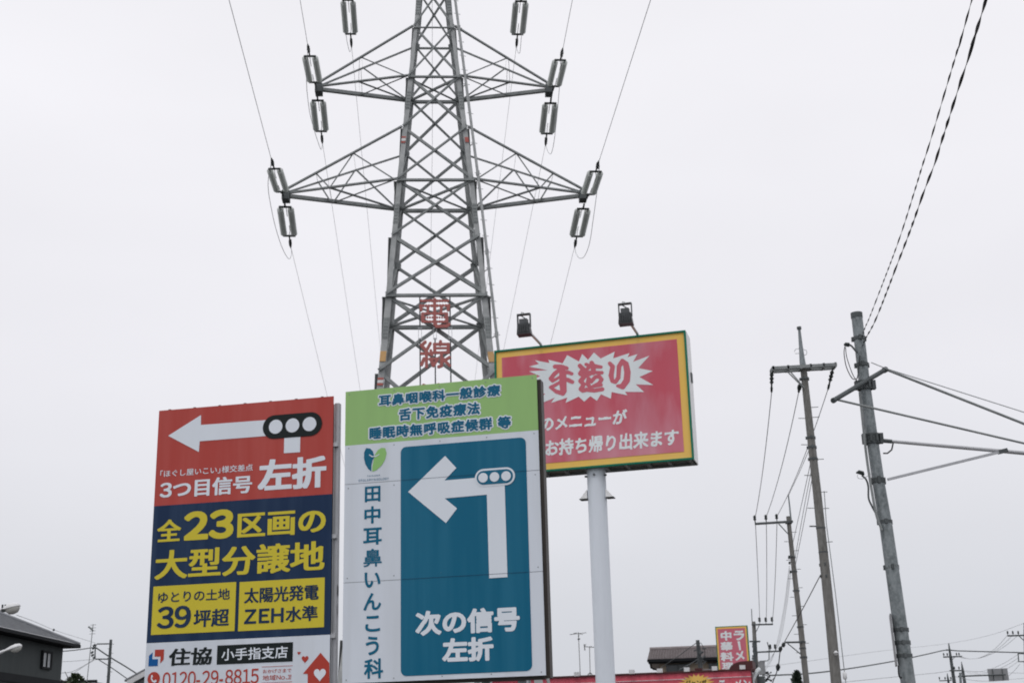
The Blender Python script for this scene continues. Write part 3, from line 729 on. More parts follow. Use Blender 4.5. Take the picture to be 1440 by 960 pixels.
star = [(-163,262),(-20,222),(-77,169),(132,210),(115,162),(322,215),(388,95),(557,188),(605,78),(690,163),(775,57),(872,145),(1075,45),(1052,143),(1290,65),(1262,125),(1405,80),(1342,192),(1578,103),(1415,282),
        (1624,325),(1432,412),(1634,527),(1380,518),(1500,628),(1225,625),(1258,675),(1030,628),(1020,725),(875,660),(818,755),(722,688),(635,768),(555,695),(365,785),(390,708),(155,785),(208,710),(-60,822),(70,650),(-130,648),(10,560),(-170,470),(0,400),(-160,330),(100,312)]
S.flat('starburst', [b7(*p) for p in star], -.008, M['sign_white'], face)
te = [[(212,262,28),(300,264,30),(382,285,25)], [(285,300,24),(205,365,28),(150,435,27),(178,466,24),(235,440,18),(290,402,16)], [(310,350,28),(400,345,24),(455,365,22)], [(310,440,28),(400,455,28),(463,484,25)],
      [(300,478,20),(215,528,22),(145,560,20)], [(318,290,40),(325,400,46),(328,520,46),(335,610,42),(322,645,34)], [(150,562,20),(230,622,26),(320,648,30)]]
zo = [[(572,250,28),(622,300,30),(578,362,30),(640,400,28),(584,470,32),(628,518,26),(592,585,34),(612,612,24),(670,594,28),(780,608,26),(898,588,26)], [(662,230,22),(722,256,24),(660,312,22)], [(742,208,28),(770,262,34),(762,350,32)], [(790,256,28),(878,268,21)],
      [(610,340,22),(780,345,22),(890,350,23)], [(750,345,30),(640,402,28)], [(700,440,28),(684,510,28),(720,560,24)], [(735,478,26),(795,412,24),(850,402,26),(886,448,26),(850,505,26),(760,548,22),(880,527,22)]]
ri = [[(1005,216,25),(1046,262,30),(1024,390,34),(1040,468,26),(1085,484,26),(1128,420,28),(1138,260,30),(1186,182,30),(1238,228,38),(1260,345,42),(1250,460,42),(1190,548,38),(1115,540,18)]]
for q in (te, zo, ri): brush([[(a, b, r * 1.12) for a, b, r in st] for st in q], b7, lambda p: S.uv(*p), -.012, M['sign_red_letter'], face)
S.text('のメニューが', c5(286,698), c5(712,586), -.008, M['sign_white'], face, d=.036, rough=.022, shear=.1)
S.text('お持ち帰り出来ます', c5(308,826), c5(970,682), -.008, M['sign_white'], face, d=.034, rough=.02, shear=.08)
pd = dp / 2
pb = thing
mbp = MB(); a = S.uv(839.5, 663)
xp = .0
for _ in range(12):                                        # the pole stands on the panel's centre line in depth
    base_w = S.o.matrix_basis @ Vector((xp, pd, 5.0)); d_ = base_w - CAM; px_ = 720 + FPX * d_.dot(RT) / d_.dot(FW)
    xp += (844 + 1.5 - px_) / FPX * 28
mbp.tube([(xp, pd, 0), (xp, pd, zb + .3)], .2, 28)
pole = mbp.build('pole', M['pole_white'], S.o, True)
for sx in (-1, 1):
    MB().prism([(xp + sx*.2, pd - .1, zb - .42), (xp + sx*.355, pd - .1, zb - .6), (xp + sx*.2, pd - .1, zb - .6)], (0, .2, 0)).build('pole_bracket', M['box_white'], S.o)
    MB().box(*sorted((xp + sx*.2, xp + sx*.37)), pd - .11, pd + .11, zb - .615, zb - .602).build('pole_bracket', M['steel_dark'], S.o)
bo = MB()
for a_ in (200, 270, 340): bo.tube([(xp + .2*math.cos(R(a_)), pd + .2*math.sin(R(a_)), zb - .13), (xp + .25*math.cos(R(a_)), pd + .25*math.sin(R(a_)), zb - .13)], .022, 8)
bo.build('bolt', M['steel_dark'], S.o)
def floodlight(px_att, py_att, px_head, py_head):
    u, z = S.uv(px_att, py_att); q = S.o.matrix_basis.inverted() @ at(px_head, py_head, 26.55)
    f = MB().tube([(u, .1, zt - .004), (u, .02, zt + .05), (u + (q.x - u) * .5, q.y * .5, zt + (q.z - zt) * .5), (q.x + .03, q.y + .1, q.z - .12)], .03, 8).build('floodlight', M['aluminium'], S.o, True)
    hd = MB()
    cx_, cy_, cz_ = q
    # housing: tapered box, glass towards the panel, ribbed back towards the viewer
    hw_ = .15
    hd.add([(cx_-hw_,cy_-.06,cz_-.22),(cx_+hw_,cy_-.06,cz_-.22),(cx_+hw_,cy_+.12,cz_-.24),(cx_-hw_,cy_+.12,cz_-.24),
            (cx_-hw_*.8,cy_-.1,cz_-.0),(cx_+hw_*.8,cy_-.1,cz_-.0),(cx_+hw_*.8,cy_+.06,cz_-.0),(cx_-hw_*.8,cy_+.06,cz_-.0)],
           [(3,2,1,0),(4,5,6,7),(0,1,5,4),(1,2,6,5),(2,3,7,6),(3,0,4,7)])
    hd.box(cx_-.085, cx_+.085, cy_-.08, cy_+.04, cz_+.002, cz_+.1)
    for k in range(5): hd.box(cx_-.1+k*.046, cx_-.086+k*.046, cy_-.115, cy_-.09, cz_-.19, cz_-.03)
    hd.build('housing', M['lamp_grey'], f)
    br = MB(); br.box(cx_-.14, cx_-.127, cy_-.05, cy_+.05, cz_-.06, cz_+.2); br.box(cx_+.127, cx_+.14, cy_-.05, cy_+.05, cz_-.06, cz_+.2); br.box(cx_-.14, cx_+.14, cy_-.05, cy_+.05, cz_+.202, cz_+.225)
    br.beam((cx_-.08, cy_, cz_+.21), (cx_+.06, cy_, cz_+.1), .02, .02)
    br.tube([(cx_-.06, cy_, cz_+.22), (cx_-.05, cy_, cz_+.27), (cx_, cy_, cz_+.25)], .008, 5)
    br.build('bracket', M['steel_dark'], f)
    MB().add([(cx_-.1,cy_+.124,cz_-.22),(cx_+.1,cy_+.124,cz_-.22),(cx_+.085,cy_+.07,cz_-.02),(cx_-.085,cy_+.07,cz_-.02)], [(0,1,2,3)]).build('lens', M['glass'], f)
floodlight(760, 484, 737, 456); floodlight(896, 470, 879.5, 441)
# ------------------------------------------------------------------ utility poles
def pole_thing(name, label, pts, Y, radii, m, cat='utility pole', group=None, seg=16):
    """pts: photo points top -> bottom of the axis at depth Y; carried on to the ground"""
    P = [at(x, y, Y) for x, y in pts]; d = (P[-1] - P[-2]); base = P[-1] + d * (P[-1].z / -d.z)
    o = thing(name, label, cat, base, 0, group); P.append(base); radii = list(radii) + [radii[-1] * 1.08]
    MB().tube([p - base for p in P], radii, seg).build('pole', m, o, True)
    o['_d'] = 0; del o['_d']
    return o, base, P
def rel(o): return Vector(o.location)
def bands(o, base, axis, ys, Y, rad, m, h=.05, bolt=True):
    for y in ys:
        for (xa, ya), (xb, yb) in zip(axis[:-1], axis[1:]):
            if ya <= y <= yb: break
        p = at(xa + (xb - xa) * (y - ya) / (yb - ya), y, Y) - base; mb = MB().tube([p - Vector((0,0,h/2)), p + Vector((0,0,h/2))], rad, 18)
        if bolt:
            for a_ in (20, 160, 262): q = p + Vector((math.cos(R(a_)), math.sin(R(a_)), 0)) * rad; mb.box(q.x - .022, q.x + .022, q.y - .025, q.y + .025, q.z - h*.7, q.z + h*.7)
        mb.build('band', m, o)
# pole with the signal arm
Y1 = 22.0; AX1 = [(1204.5,441),(1214.5,530),(1226.5,617),(1235.5,679),(1246,740),(1258.8,830),(1276.7,957)]
o1, b1, _ = pole_thing('signal_pole', 'mottled grey zinc steel pole carrying long signal arm towards the right edge', AX1, Y1, [.093,.094,.096,.099,.104,.11,.116], M['pole_steel'], 'signal pole', seg=24)
MB().tube([at(1204.3,440,Y1) - b1, at(1205,447,Y1) - b1], .1, 20).build('cap', M['steel_dark'], o1)
bands(o1, b1, AX1, [476,513,733.5,797], Y1, .108, M['steel_dark'], .055)
bands(o1, b1, AX1, [885,903,921.5], Y1, .122, M['steel_dark'], .05)
bands(o1, b1, AX1, [675.5], Y1, .114, M['steel_dark'], .08)
for (x, y), h in (((1216,542), .15), ((1226.5,617), .17)):
    p = at(x, y, Y1) - b1; mb = MB().tube([p - Vector((0,0,h/2)), p + Vector((0,0,h/2))], .118, 20)
    for z in (-h/2, h/2 - .03): mb.tube([p + Vector((0,0,z)), p + Vector((0,0,z + .03))], .128, 20)
    for sx in (-1, 1): mb.box(p.x + sx*.14 - .03, p.x + sx*.14 + .03, p.y - .08, p.y + .02, p.z - h/2, p.z + h/2)
    for dx in (-.05, .05): mb.box(p.x + dx - .015, p.x + dx + .015, p.y - .145, p.y - .1, p.z - h*.35, p.z + h*.35)
    mb.build('collar', M['steel_dark'], o1)
T_ = lambda x, y, dy=0: at(x, y, Y1 + dy) - b1
cb = MB().tube([T_(1172,562.8,-.55), T_(1245,519.5,.15)], .04, 14); cb.tube([T_(1171.3,563.2,-.56), T_(1173.5,562,-.53)], .046, 14); cb.tube([T_(1243,520.7,.13), T_(1246,519,.16)], .05, 14)
cb.build('cross_bar', M['steel_dark'], o1, True)
MB().tube([T_(1248,520,.15), T_(1440,595.6,-.2), T_(1560,643,-.4)], .022, 10).build('stay_rod', M['steel'], o1, True)
MB().tube([T_(1178,562,-.5), T_(1440,623,-.5), T_(1560,651,-.5)], .018, 10).build('stay_rod', M['steel'], o1, True)
MB().tube([T_(1225,509.5), T_(1246,518,0), T_(1440,579.4,-.1), T_(1560,620,-.2)], .008, 6).build('stay_wire', M['wire'], o1, True)
MB().tube([T_(1231,618.5), T_(1254,620.5)], .035, 12).build('arm_socket', M['steel_dark'], o1, True)
arm = MB().tube([T_(1253,620.3), T_(1440,636.8,-.2), T_(1560,648,-.3)], [.027,.033,.036], 14).build('signal_arm', M['aluminium'], o1, True)
MB().tube([T_(1256,622.5,-.03), T_(1254,632,-.03), T_(1248,637,-.03), T_(1242,637,-.03)], .013, 8).build('cable_loop', M['cable'], o1, True)
br = MB()
for dy in (-.04, .04): br.beam(T_(1246,675.6,dy) - Vector((0,.1,0)), T_(1409,634.5,-.16 + dy), .035, .04)
br.build('arm_brace', M['aluminium'], o1)
MB().beam(T_(1404,635.6,-.18), T_(1416,632.6,-.18), .09, .06).build('brace_clamp', M['steel_dark'], o1)
# service loops and conduit on its left side
MB().tube(smooth_pts([T_(1209,551,-.1), T_(1214,600,-.1), T_(1219,645,-.1), T_(1226,690,-.1), T_(1232,722,-.1), T_(1240,745,-.1)]), .022, 8).build('conduit', M['steel'], o1, True)
MB().tube(smooth_pts([T_(1212,499,-.05), T_(1204,494,-.05), T_(1197,486,-.05), T_(1191,485,-.05)]), .017, 8).build('inlet_pipe', M['steel_dark'], o1, True)
MB().tube([T_(1187,485,-.05), T_(1189,484.2,-.05), T_(1193,484.6,-.05), T_(1195,486.5,-.05)], [.015,.036,.04,.02], 8).build('inlet_hood', M['iron'], o1, True)
MB().tube(smooth_pts([T_(1188,487,-.06), T_(1187,497,-.08), T_(1190,515,-.1), T_(1197,530,-.12), T_(1202,533,-.12), T_(1206,529,-.1), T_(1209,500,-.12)]), .008, 6).build('cable_loop', M['cable'], o1, True)
MB().tube(smooth_pts([T_(1189,488,-.06), T_(1191,503,-.1), T_(1199,526,-.12), T_(1205,535,-.12)]), .007, 6).build('cable_loop', M['cable'], o1, True)
MB().tube(smooth_pts([T_(1212,668,-.05), T_(1218,674,-.05), T_(1221,684,-.05), T_(1221.5,700,-.05), T_(1226,711,-.05), T_(1233,724,-.05)]), .016, 8).build('inlet_pipe', M['steel_dark'], o1, True)
MB().tube([T_(1204,664.5,-.05), T_(1208,663.5,-.05), T_(1213,665,-.05), T_(1214.5,668,-.05)], [.012,.036,.038,.02], 8).build('inlet_hood', M['iron'], o1, True)
MB().tube(smooth_pts([T_(1206,667,-.06), T_(1206,671,-.06), T_(1212,673,-.06), T_(1220,669,-.06), T_(1228,663,-.06)]), .004, 5).build('cable_loop', M['wire'], o1, True)
pa, pb_ = T_(1252,862,-.16), T_(1261,934,-.16)
MB().prism([pa + Vector((-.012,0,0)), pa + Vector((.012,0,0)), pb_ + Vector((.012,0,0)), pb_ + Vector((-.012,0,0))], (.12, .5, 0)).build('sign_plate', M['board_grey'], o1)
MB().tube(smooth_pts([T_(1263,935,-.14), T_(1264,948,-.14), T_(1266.5,953,-.14), T_(1268,951,-.14)]), .012, 6).build('cable_loop', M['cable'], o1, True)
# twisted supply cables coming over the viewer
def ribbon(label, q, Y0, Y1_, wd, th, lobes):
    L = [0]
    for (xa, ya), (xb, yb) in zip(q[:-1], q[1:]): L.append(L[-1] + math.hypot(xb - xa, yb - ya))
    pts = [at(x, y, 1 / (1 / Y0 + (1 / Y1_ - 1 / Y0) * l / L[-1])) for (x, y), l in zip(q, L)]
    Lw = sum((b_ - a_).length for a_, b_ in zip(pts[:-1], pts[1:]))
    pts.append(pts[-1] + (pts[-1] - pts[-2]).normalized() * 9)
    p = smooth_pts(pts, 60); p0 = p[0].copy(); mb = MB(); n = len(p); L_ = 0; sg = 8; ph = 0
    for i in range(n):
        d = (p[min(i+1, n-1)] - p[max(i-1, 0)]).normalized(); x = d.cross(Vector((0,0,1))).normalized(); y = d.cross(x)
        if i:
            dl = (p[i] - p[i-1]).length; L_ += dl; ph += dl * math.pi * lobes / Lw * (1 + .3 * math.sin(L_ * 1.9) + .15 * math.sin(L_ * 4.3))
        e1 = x * math.cos(ph) + y * math.sin(ph); e2 = d.cross(e1)
        for k in range(sg):
            t = 2 * math.pi * k / sg; mb.v.append(tuple(p[i] - p0 + e1 * wd * math.cos(t) + e2 * th * math.sin(t)))
    mb.f = [(i*sg + k, i*sg + (k+1) % sg, (i+1)*sg + (k+1) % sg, (i+1)*sg + k) for i in range(n-1) for k in range(sg)]
    o = mb.build('twisted_cable', M['cable'], None, True); o.location = p0
    return tag(o, label, 'cable', 'twisted cables reaching the zinc pole')
ribbon('thinner twisted black cable coming down to the zinc pole top from overhead', [(1211,478),(1216,461.6),(1224,443),(1251,373),(1268,326),(1286,269),(1298,230),(1308,199),(1342.7,83),(1354.6,43.8),(1366.7,0)], 21.9, 10.5, .0095, .0025, 34)
ribbon('thicker twisted black cable coming down to the zinc pole from overhead', [(1213,486),(1217,476),(1231.6,448.6),(1260,376),(1281,321),(1299,270),(1314.4,230),(1324,199),(1351,114.6),(1362.5,80),(1377,31),(1386.5,0)], 21.9, 9.0, .013, .003, 25)

# tall concrete pole
AX2 = [(1129.5,515),(1140.3,615),(1148.8,690),(1158.3,781),(1166.8,862.6),(1175.8,957.5)]; Y2 = 40.0; GP = 'concrete utility poles along the road'
o2, b2, _ = pole_thing('utility_pole', 'tallest brown concrete utility pole with wide grey crossarm', AX2, Y2, [.1,.118,.128,.138,.148,.155], M['concrete'], group=GP)
T2 = lambda x, y, dy=0: at(x, y, Y2 + dy) - b2
MB().tube([T2(1123.8,461), T2(1126,485), T2(1128,505), T2(1129.7,518)], [.04,.06,.085,.106], 12).build('tapered_cap', M['pole_steel'], o2, True)
MB().tube([T2(1123.5,459.5), T2(1124,463)], .07, 10).build('cap_ring', M['steel_dark'], o2)
ca = MB(); A_, B_ = T2(1085.5,518,-.2), T2(1176.5,512.6,-.2)
ca.beam(A_, B_, .1, .1); A2, B2 = A_ + Vector((0,.34,0)), B_ + Vector((0,.34,0)); ca.beam(A2, B2, .1, .1)
for f in (.02, .25, .45, .6, .8, .98):
    ca.beam(A_.lerp(B_, f) - Vector((0,.05,0)), A2.lerp(B2, f), .06, .14)
ca.build('crossarm', M['steel'], o2)
bs = MB(); bs.beam(T2(1105.6,520.6,-.2), T2(1128,543,-.12), .03, .03); bs.beam(T2(1110,520.6,-.2), T2(1131,545,-.12), .03, .03); bs.build('arm_stay', M['steel'], o2)
bands(o2, b2, AX2, [532.5,615,628.5,645,793.5,810], Y2, .135, M['steel_dark'], .06)
bands(o2, b2, AX2, [742,776,888], Y2, .142, M['steel_dark'], .04, False)
st = MB()
for k, (x, y) in enumerate(((1137,573),(1134,588),(1141,587),(1139,625),(1145,646),(1144,668),(1150,692),(1148,714),(1155,715),(1153,739),(1160,762),(1143,740))):
    s_ = -1 if k % 2 else 1; p = T2(1129.5 + (y - 515) * .1045, y); st.tube([p, p + Vector((s_ * .32, -.05, 0))], .011, 5)
st.build('climbing_peg', M['steel_dark'], o2)
for x, y, x2, y2_ in ((1085.3,520,1085,553), (1171.5,517,1164,549), (1125,540,1123,552)):
    a_, c_ = T2(x, y, -.03), T2(x2, y2_, .5)
    pf = [(0,.02),(.12,.03),(.2,.075),(.3,.04),(.36,.08),(.46,.04),(.52,.075),(.6,.03),(.72,.03),(.75,.045),(.9,.04),(1,.012)]
    MB().tube([a_.lerp(c_, f) for f, r in pf], [r * .9 for f, r in pf], 10).build('insulator', M['iron'], o2, True)
MB().tube([T2(1175.2,914.5,-.22), T2(1175.6,917,-.25), T2(1176,920.5,-.22)], [.02,.075,.03], 10).build('small_lamp', M['lamp_white'], o2, True)
MB().tube(smooth_pts([T2(1117,494), T2(1120,490.5), T2(1127,491), T2(1134,493), T2(1133,499), T2(1125,497), T2(1118,497)]), .009, 5).build('wire_ring', M['wire'], o2)
# second concrete pole
Y3 = 56.0; AX3 = [(1108.3,725.7),(1112,760),(1116.8,803),(1126.2,884),(1133.8,957)]
o3, b3, _ = pole_thing('utility_pole', 'mid-distance slim utility pole with one-sided crossarm of three insulators', AX3, Y3, [.085,.095,.105,.118,.125], M['concrete'], group=GP)
T3 = lambda x, y, dy=0: at(x, y, Y3 + dy) - b3
MB().tube([T3(1108.5,695), T3(1110.5,712), T3(1112.5,734)], [.028,.032,.04], 8).build('tapered_cap', M['pole_steel'], o3)
ca = MB().beam(T3(1061.5,736.2,-.13), T3(1115,732.8,-.13), .08, .09); ca.beam(T3(1095,736,-.13), T3(1108,750,-.1), .035, .035); ca.build('crossarm', M['steel_dark'], o3)
def pin(o, p, s_=1.0):
    MB().tube([p, p + Vector((0,0,.1*s_)), p + Vector((0,0,.14*s_)), p + Vector((0,0,.2*s_)), p + Vector((0,0,.26*s_)), p + Vector((0,0,.32*s_))], [.015,.02,.07*s_,.05*s_,.065*s_,.03*s_], 8).build('insulator', M['iron'], o, True)
for x, y in ((1061.8,735),(1077.5,734),(1092.6,733)): pin(o3, T3(x, y, -.13))
ca = MB().beam(T3(1104,902.6,-.15), T3(1128,902.2,-.15), .07, .07); ca.beam(T3(1107.5,904,-.15), T3(1126.5,919.5,-.13), .035, .035); ca.build('crossarm', M['steel_dark'], o3)
bands(o3, b3, AX3, [735,783,803,830,881,911], Y3, .122, M['steel_dark'], .05)
bands(o3, b3, AX3, [902,923.5], Y3, .135, M['steel_dark'], .06)
st = MB()
for k in range(14):
    y = 748 + k * 13; p = T3(1109.5 + (y - 737) * .1075, y); s_ = -1 if k % 2 else 1; st.tube([p, p + Vector((s_*.28, -.04, 0))], .011, 5)
st.build('climbing_peg', M['steel_dark'], o3)
for x, y in ((1101.8,906),(1097.5,911.5)):
    MB().tube([T3(x + .6, y - 3, -.3), T3(x, y, -.3), T3(x - .6, y + 3.2, -.3)], [.05,.085,.05], 10).build('insulator', M['iron'], o3, True)
for y in (783.5, 791, 803.5): MB().tube([T3(1109.5 + (y-783)*.1, y - 1.8, -.4), T3(1109.5 + (y-783)*.1, y + 1.8, -.4)], .04, 8).build('insulator', M['iron'], o3, True)
MB().beam(T3(1109, 781, -.4), T3(1114, 781, -.1), .03, .03).build('insulator_bracket', M['steel_dark'], o3)
# third pole beside the vertical shop sign
Y4 = 82.0
o4, b4, _ = pole_thing('utility_pole', 'distant dark utility pole with transformer beside the vertical shop sign', [(1059.8,873.4),(1061.5,905),(1064.4,957)], Y4, [.11,.125,.15], M['concrete'], group=GP)
T4 = lambda x, y, dy=0: at(x, y, Y4 + dy) - b4
MB().tube([T4(1056.8,855.5), T4(1057.8,878)], .03, 6).build('tapered_cap', M['pole_steel'], o4)
for a_, c_ in (((1057,877.8),(1087,877.2)), ((1054,901.3),(1069,901.3)), ((1064,916.4),(1098.5,914.8))):
    MB().beam(T4(*a_, -.2), T4(*c_, -.2), .09, .09).build('crossarm', M['steel_dark'], o4)
for x, y in ((1068.5,877),(1077.3,877),(1086,876.5),(1083.5,915),(1090.5,914.8)): pin(o4, T4(x, y, -.2), 1.25)
MB().beam(T4(1063,888,-.15), T4(1067.5,879,-.2), .04, .04).build('arm_stay', M['steel_dark'], o4)
MB().tube([T4(1079,902,-.3), T4(1081.5,912,-.3), T4(1081.5,926,-.3), T4(1079,928.5,-.3), T4(1068,929,-.3)], .03, 6).build('riser_pipe', M['steel_dark'], o4)
tr = MB(); p = T4(1071.5,938.5,-.45); tr.tube([p - Vector((0,0,.38)), p + Vector((0,0,.32))], .19, 14); tr.tube([p + Vector((0,0,.32)), p + Vector((0,0,.37))], .21, 14); tr.build('transformer', M['board_grey'], o4, True)
jb = MB()
for k in range(16):
    x = 1066 + random.random() * 20; y = 940 + random.random() * 16; a_ = T4(x, y, -.4 + random.random() * .5)
    jb.tube([a_, a_ + Vector((random.uniform(-.3,.3), 0, random.uniform(-.1,.1)))], random.uniform(.03, .07), 7)
for k in range(7):
    x = 1066 + random.random() * 14; y = 940 + random.random() * 12
    jb.tube(smooth_pts([T4(x, y, -.3), T4(x + 5, y + 4 + random.random()*4, -.3), T4(x + 10, y + random.random()*4, -.3)], 4), .02, 5)
jb.build('switch_gear', M['cable'], o4)
mb = MB()
for k in range(10): p = T4(1063 + random.uniform(-3,4), 905 + k*3.4, -.15); mb.box(p.x-.12, p.x+.12, p.y-.08, p.y, p.z-.06, p.z+.06)
mb.build('band', M['steel_dark'], o4)
# wires between the roadside poles
GW = 'wires strung between the roadside utility poles'; W2, W3, W4 = (lambda x, y, d=0: at(x, y, Y2 + d)), (lambda x, y, d=0: at(x, y, Y3 + d)), (lambda x, y, d=0: at(x, y, Y4 + d))
ins = ['left', 'middle', 'right']
for k, (a_, c_) in enumerate((((1085,552),(1062,727)), ((1123,552),(1077.6,726)), ((1164,548),(1092.8,725)))):
    p0, p1 = W2(*a_, .4), W3(*c_, -.13); wire('overhead_wire', f'thin wire from the tallest pole down to the {ins[k]} of three crossarm insulators', 'wire', sag(p0, p1, .25), .013, group=GW)
for k, (a_, c_) in enumerate((((1062,728),(1068.5,876)), ((1077.6,727),(1077.3,876)), ((1092.8,726),(1086,876)))):
    p0, p1 = W3(*a_, -.1), W4(*c_, -.2); wire('overhead_wire', f'thin wire onward from the {ins[k]} crossarm insulator towards the distant transformer pole', 'wire', sag(p0, p1, .35), .014, group=GW)
for k, (a_, b__, c_) in enumerate((((1137,634),(1124,664),(1109.5,695)), ((1141,645),(1128,705),(1115,763)), ((1143,650),(1131,712),(1117,790)), ((1145,655),(1134,716),(1118.5,795)))):
    lb = ['highest slanting wire from the tallest pole to the spike of the slim pole', 'left wire of the close bundle between the two tall poles', 'middle wire of the close bundle between the two tall poles', 'right wire of the close bundle between the two tall poles'][k]
    wire('overhead_wire', lb, 'wire', [W2(*a_), at(*b__, 47.2), W3(*c_)], .011, group=GW)
for k, dx in enumerate((0, 1.6, 3.4)):
    wire('overhead_wire', ['left', 'middle', 'right'][k] + ' strand of the bundle dropping from the slim pole to the transformer pole', 'wire', [W3(1110 + dx*.6, 795 + 4*k), at(1103 + dx, 850, 67), at(1093 + dx, 902, 76), W4(1085 - dx, 928), W4(1076 - dx, 943, -.3)], .009, group=GW)
wire('overhead_wire', 'dark cable slanting from the tallest pole down across the slim pole to its bracket', 'wire', [W2(1153.8,808,-.1), at(1128,857,46), W3(1102,904,-.3)], .016, 'steel_dark', GW)
wire('overhead_wire', 'dark cable hanging below the slim pole bracket with a black joint', 'wire', [W3(1101.5,905,-.3), W3(1097.5,913,-.3), at(1094,938,57), at(1087,958,58), at(1080,975,59)], .02, 'cable', GW)
MB_ = MB(); p = at(1094.2,937.5,57); o = MB().tube([Vector((.01,0,.14)), Vector((0,0,.02)), Vector((-.03,0,-.14))], [.04,.1,.05], 10).build('cable_joint', M['iron'], None, True); o.location = p; tag(o, 'black joint box on the cable hanging beside the slim pole', 'cable joint')
gy = thing('guy_wire', 'guy wire down the right side of the tallest pole with white guard', 'guy wire', at(1188.5,956,Y2 - .4))
gb = Vector(gy.location); MB().tube([W2(1159,690,-.1) - gb, at(1162,735,Y2-.2) - gb, at(1175,835,Y2-.3) - gb, at(1187.7,946,Y2-.4) - gb, Vector((.15,0,-gb.z))], .013, 6).build('strand', M['steel'], gy)
MB().tube([at(1187.2,944,Y2-.4) - gb, at(1187.6,946,Y2-.4) - gb, at(1188.4,953,Y2-.4) - gb, at(1188.6,955,Y2-.4) - gb], [.03,.06,.06,.03], 10).build('guard', M['lamp_white'], gy, True)
# ------------------------------------------------------------------ far poles on the right
o5, b5, _ = pole_thing('utility_pole', 'far utility pole with two crossarms standing left of the road sign back', [(1334,903.7),(1337,925),(1342,959)], 128, [.05,.14,.17], M['steel_dark'], group='far utility poles at the lower right', seg=8)
T5 = lambda x, y: at(x, y, 127.8) - b5
for a_, c_ in (((1330.3,913.3),(1337,913.3)), ((1326.4,923.2),(1352.8,922.3)), ((1335.6,942.3),(1355,942.2))): MB().beam(T5(*a_), T5(*c_), .1, .12).build('crossarm', M['steel_dark'], o5)
for x, y in ((1327.5,923),(1332.5,923),(1345.5,922.5),(1349,922.5),(1342.5,942),(1349,942)): pin(o5, T5(x, y), 1.1)
MB().beam(T5(1337.5,929), T5(1342.5,923), .05, .05).build('arm_stay', M['steel_dark'], o5)
o6, b6, _ = pole_thing('utility_pole', 'far pointed utility pole directly behind the road sign post', [(1352,929.5),(1354,943),(1356.6,959)], 150, [.03,.16,.18], M['steel_dark'], group='far utility poles at the lower right', seg=8)
MB().beam(at(1349.5,942.3,149.8) - b6, at(1355.5,942.2,149.8) - b6, .12, .12).build('crossarm', M['steel_dark'], o6)
o8, b8, _ = pole_thing('utility_pole', 'smallest far utility pole left of the other far poles', [(1332,946),(1333,953),(1334.2,961)], 190, [.04,.14,.16], M['steel_dark'], group='far utility poles at the lower right', seg=8)
T8 = lambda x, y: at(x, y, 189.8) - b8
MB().beam(T8(1321,956.5), T8(1338,956), .13, .13).build('crossarm', M['steel_dark'], o8)
for x in (1321.4,1329.5,1337.5): pin(o8, T8(x,956.4), 1.6)
o7, b7, _ = pole_thing('utility_pole', 'far utility pole at the right edge with crossarm and pipe bracket', [(1440.4,875),(1441.2,893),(1442.4,930),(1443.4,959)], 96, [.04,.09,.11,.12], M['steel_dark'], group='far utility poles at the lower right', seg=8)
T7 = lambda x, y: at(x, y, 95.8) - b7
MB().beam(T7(1417,893.4), T7(1460,892), .1, .1).build('crossarm', M['steel_dark'], o7)
for x in (1417.4,1424.8,1432.4): pin(o7, T7(x,893), 1.0)
MB().tube([T7(1442,918.3), T7(1431.8,918.4), T7(1432.5,929.5), T7(1442,929.6)], .05, 6).build('pipe_bracket', M['steel_dark'], o7)
MB().beam(T7(1433,893.5), T7(1441,901), .05, .05).build('arm_stay', M['steel_dark'], o7)
rs = thing('road_sign', 'grey back of a road sign on a cantilever arm near the right edge', 'road sign', (at(1351.5,959,66).x, 66, 0)); rb = Vector(rs.location)
TR = lambda x, y, d=0: at(x, y, 66 + d) - rb
MB().tube([TR(1350.3,945), TR(1351,959), (.0,0,0)], [.06,.06,.065], 12).build('post', M['pole_steel'], rs, True)
MB().tube([TR(1347.5,950.2), TR(1414,947.8)], .035, 10).build('arm', M['steel_dark'], rs, True)
MB().prism([TR(1388.3,939.8,.12), TR(1416.4,938.9,.12), TR(1419.2,955.8,.12), TR(1391.3,957.6,.12)], (0,.03,0)).build('board', M['board_grey'], rs)
rbm = MB(); rbm.beam(TR(1395.5,940,.09), TR(1398,957,.09), .035, .03); rbm.beam(TR(1409,939.5,.09), TR(1411.5,956,.09), .035, .03); rbm.build('rib', M['steel_dark'], rs)
GF = 'cables across the lower right sky'
wire('overhead_wire', 'thick cable sweeping across behind the concrete poles to the far pole', 'wire', [at(1082,949,82), at(1140,946,90), at(1200,938.5,100), at(1262,928,113), at(1304,919,121), at(1331,913.3,127.8), at(1350,914.5,127), at(1440,917,118), at(1500,919,112)], .05, 'steel_dark', GF)
wire('overhead_wire', 'faint thin wire rising across the sky to the right edge pole top', 'wire', [at(1068,938,81.8), at(1150,927,95), at(1240,914.5,110), at(1334,904,128), at(1390,893,112), at(1439.5,876,96)], .012, group=GF)
for k, x in enumerate((1417.4,1424.8,1432.4)):
    wire('overhead_wire', ['left', 'middle', 'right'][k] + ' of three wires from right edge crossarm to the far pole', 'wire', sag(at(x,891.5,95.8), at(1352 - k*3,922.5,127.8), .75), .013, group=GF)
for k, (a_, c_) in enumerate((((1431.8,919),(1355,943)), ((1432,924),(1360,945)), ((1432.3,928.5),(1372,946)), ((1434,933),(1392,955)))):
    wire('overhead_wire', ['highest', 'second highest', 'third highest', 'lowest'][k] + ' low wire spreading left from the pipe bracket at right edge', 'wire', sag(at(*a_,95.8), at(*c_,140), .5), .012, group=GF)
